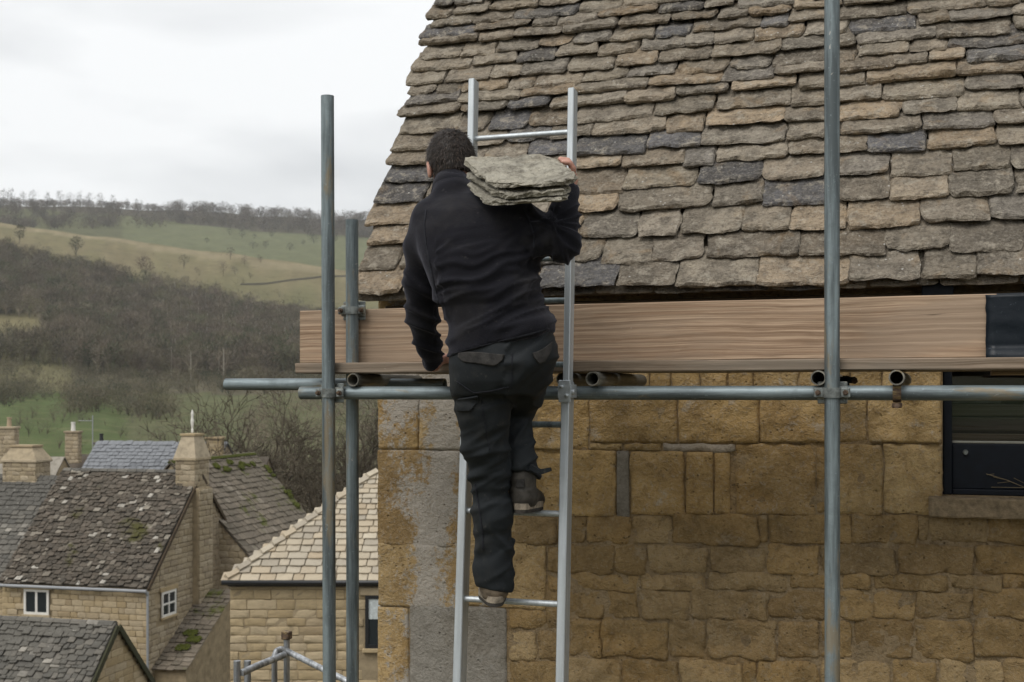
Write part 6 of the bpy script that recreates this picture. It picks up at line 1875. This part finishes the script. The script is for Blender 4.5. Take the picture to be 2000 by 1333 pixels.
# ---- roofs and stacks further back
G = Gable('slate_house', 'house behind with blue slate roof', -16.0, 63.0, (-.985, .17), (.17, .985), 7.5, 7.0, -5.7, -2.72, -13.3, MAT['bg_stone_grey'], MAT['blue_slate'])
G.tiles('blue_slate', True, (.26, .30), (.30, .40), 71, 250)
def lone_stack(px, ytop, ybot, wpx_, d, pots, label, mat=None, potmat=None, zg=-13.3, cap=True):
    """a far house shown by its chimney: low gabled block below roof line carrying the stack"""
    b = C(px, ybot, d); w = wpx_ / F * d; h = (ybot - ytop) / F * d
    H_ = Gable('far_house', label, (px - 1000) / F * d + 2.2, d - 1.6, (-.985, .17), (.17, .985), 4.6, 5.0, b.z - 2.3, b.z + .25, zg, MAT['bg_stone_grey'], MAT['dark_tile'])
    chimney(H_.root, H_.org, b, CR_, CF, w, w * .7, h, mat or MAT['bg_stone_grey'], pots, cap, potmat=potmat)
    return H_
lone_stack(18, 838, 905, 30, 66, 1, 'far house at the left edge with a tall clay-potted stack')
H2 = lone_stack(143, 846, 905, 26, 70, 1, 'far house with pale stack, white pot and aerial', potmat=MAT['white_paint'])
b = C(181, 905, 69.5); tp = C(181, 812, 69.5)
mb = MB(); mb.tube(b - H2.org, tp - H2.org, .03, 6); q0 = C(153, 822, 69.5); mb.tube(tp - H2.org - UP * .3, q0 - H2.org, .02, 6)
for k in range(4): e_ = (tp - UP * .3).lerp(q0, k / 4 + .1); mb.tube(e_ + CF * .3 - H2.org, e_ - CF * .3 - H2.org, .012, 5)
mb.build('aerial', MAT['grey_paint'], H2.root)
lone_stack(198, 868, 900, 22, 72, 1, 'far house with short dark brick stack and cowl', plain('dark brick', (.11,.095,.09), .9), MAT['black_paint'])
lone_stack(420, 858, 905, 30, 64, 0, 'far house with pale square stack topped by yellow lichen', MAT['bg_stone'])

# ================================================================== galvanised handrail, lower left
hr_root = empty('handrail', C(560, 1333, 8.3)); tag(hr_root, 'galvanised tubular handrail rising from the lower left corner', 'handrail')
HRO = Vector(hr_root.location)
def hpt(px, py, d): return C(px, py, d) - HRO
MAT['galv_bright'] = metal_mat('bright galvanised rail', (.40,.42,.44), .5, .35, .1)
def pipe(pts, r, name):
    mb = MB()
    for a, b in zip(pts, pts[1:]): mb.tube(a, b, r, 14)
    for p_ in pts[1:-1]:
        for k in range(6):
            t0_, t1_ = -math.pi/2 + math.pi * k / 6, -math.pi/2 + math.pi * (k + 1) / 6
            mb.tube(p_ + UP * (r * math.sin(t0_)), p_ + UP * (r * math.sin(t1_)), max(.001, r * math.cos(t0_)), 14, r2=max(.001, r * math.cos(t1_)), cap=False)
    return mb.build(name, MAT['galv_bright'], hr_root)
pipe([hpt(463, 1500, 8.3), hpt(463, 1291, 8.3)], .024, 'post'); pipe([hpt(483.5, 1500, 8.5), hpt(483.5, 1291, 8.5)], .024, 'post')
pipe([hpt(536, 1500, 8.6), hpt(536, 1283, 8.6), hpt(540, 1272, 8.62), hpt(549, 1268, 8.65), hpt(560, 1272, 8.66), hpt(640, 1312, 8.4), hpt(720, 1352, 8.2)], .021, 'rail')
pipe([hpt(472, 1315, 8.3), hpt(500, 1302, 8.4), hpt(556, 1279, 8.6)], .024, 'rail')
pipe([hpt(560, 1500, 8.7), hpt(560, 1246, 8.7)], .022, 'post')
mb = MB(); c0 = hpt(560, 1241, 8.7); mb.box(c0 - Vector((.030, .030, .028)), c0 + Vector((.030, .030, .028)), .005); mb.build('post_cap', MAT['bolt'], hr_root)

# ================================================================== haze over the valley
mb = MB(); mb.box((-6500, -6500, -16.5), (6500, 6500, 420.0))
hz = mb.build('haze', None)
hm = bpy.data.materials.new('valley haze'); hm.use_nodes = True; hn = hm.node_tree.nodes; hn.clear()
ho_ = hn.new('ShaderNodeOutputMaterial'); pv_ = hn.new('ShaderNodeVolumePrincipled')
pv_.inputs['Color'].default_value = (.88, .91, .95, 1); pv_.inputs['Density'].default_value = 0.00009; pv_.inputs['Anisotropy'].default_value = 0.0
hm.node_tree.links.new(pv_.outputs[0], ho_.inputs['Volume']); setmat(hz.data, hm)
tag(hz, 'thin winter haze filling the valley', 'haze', kind='stuff')
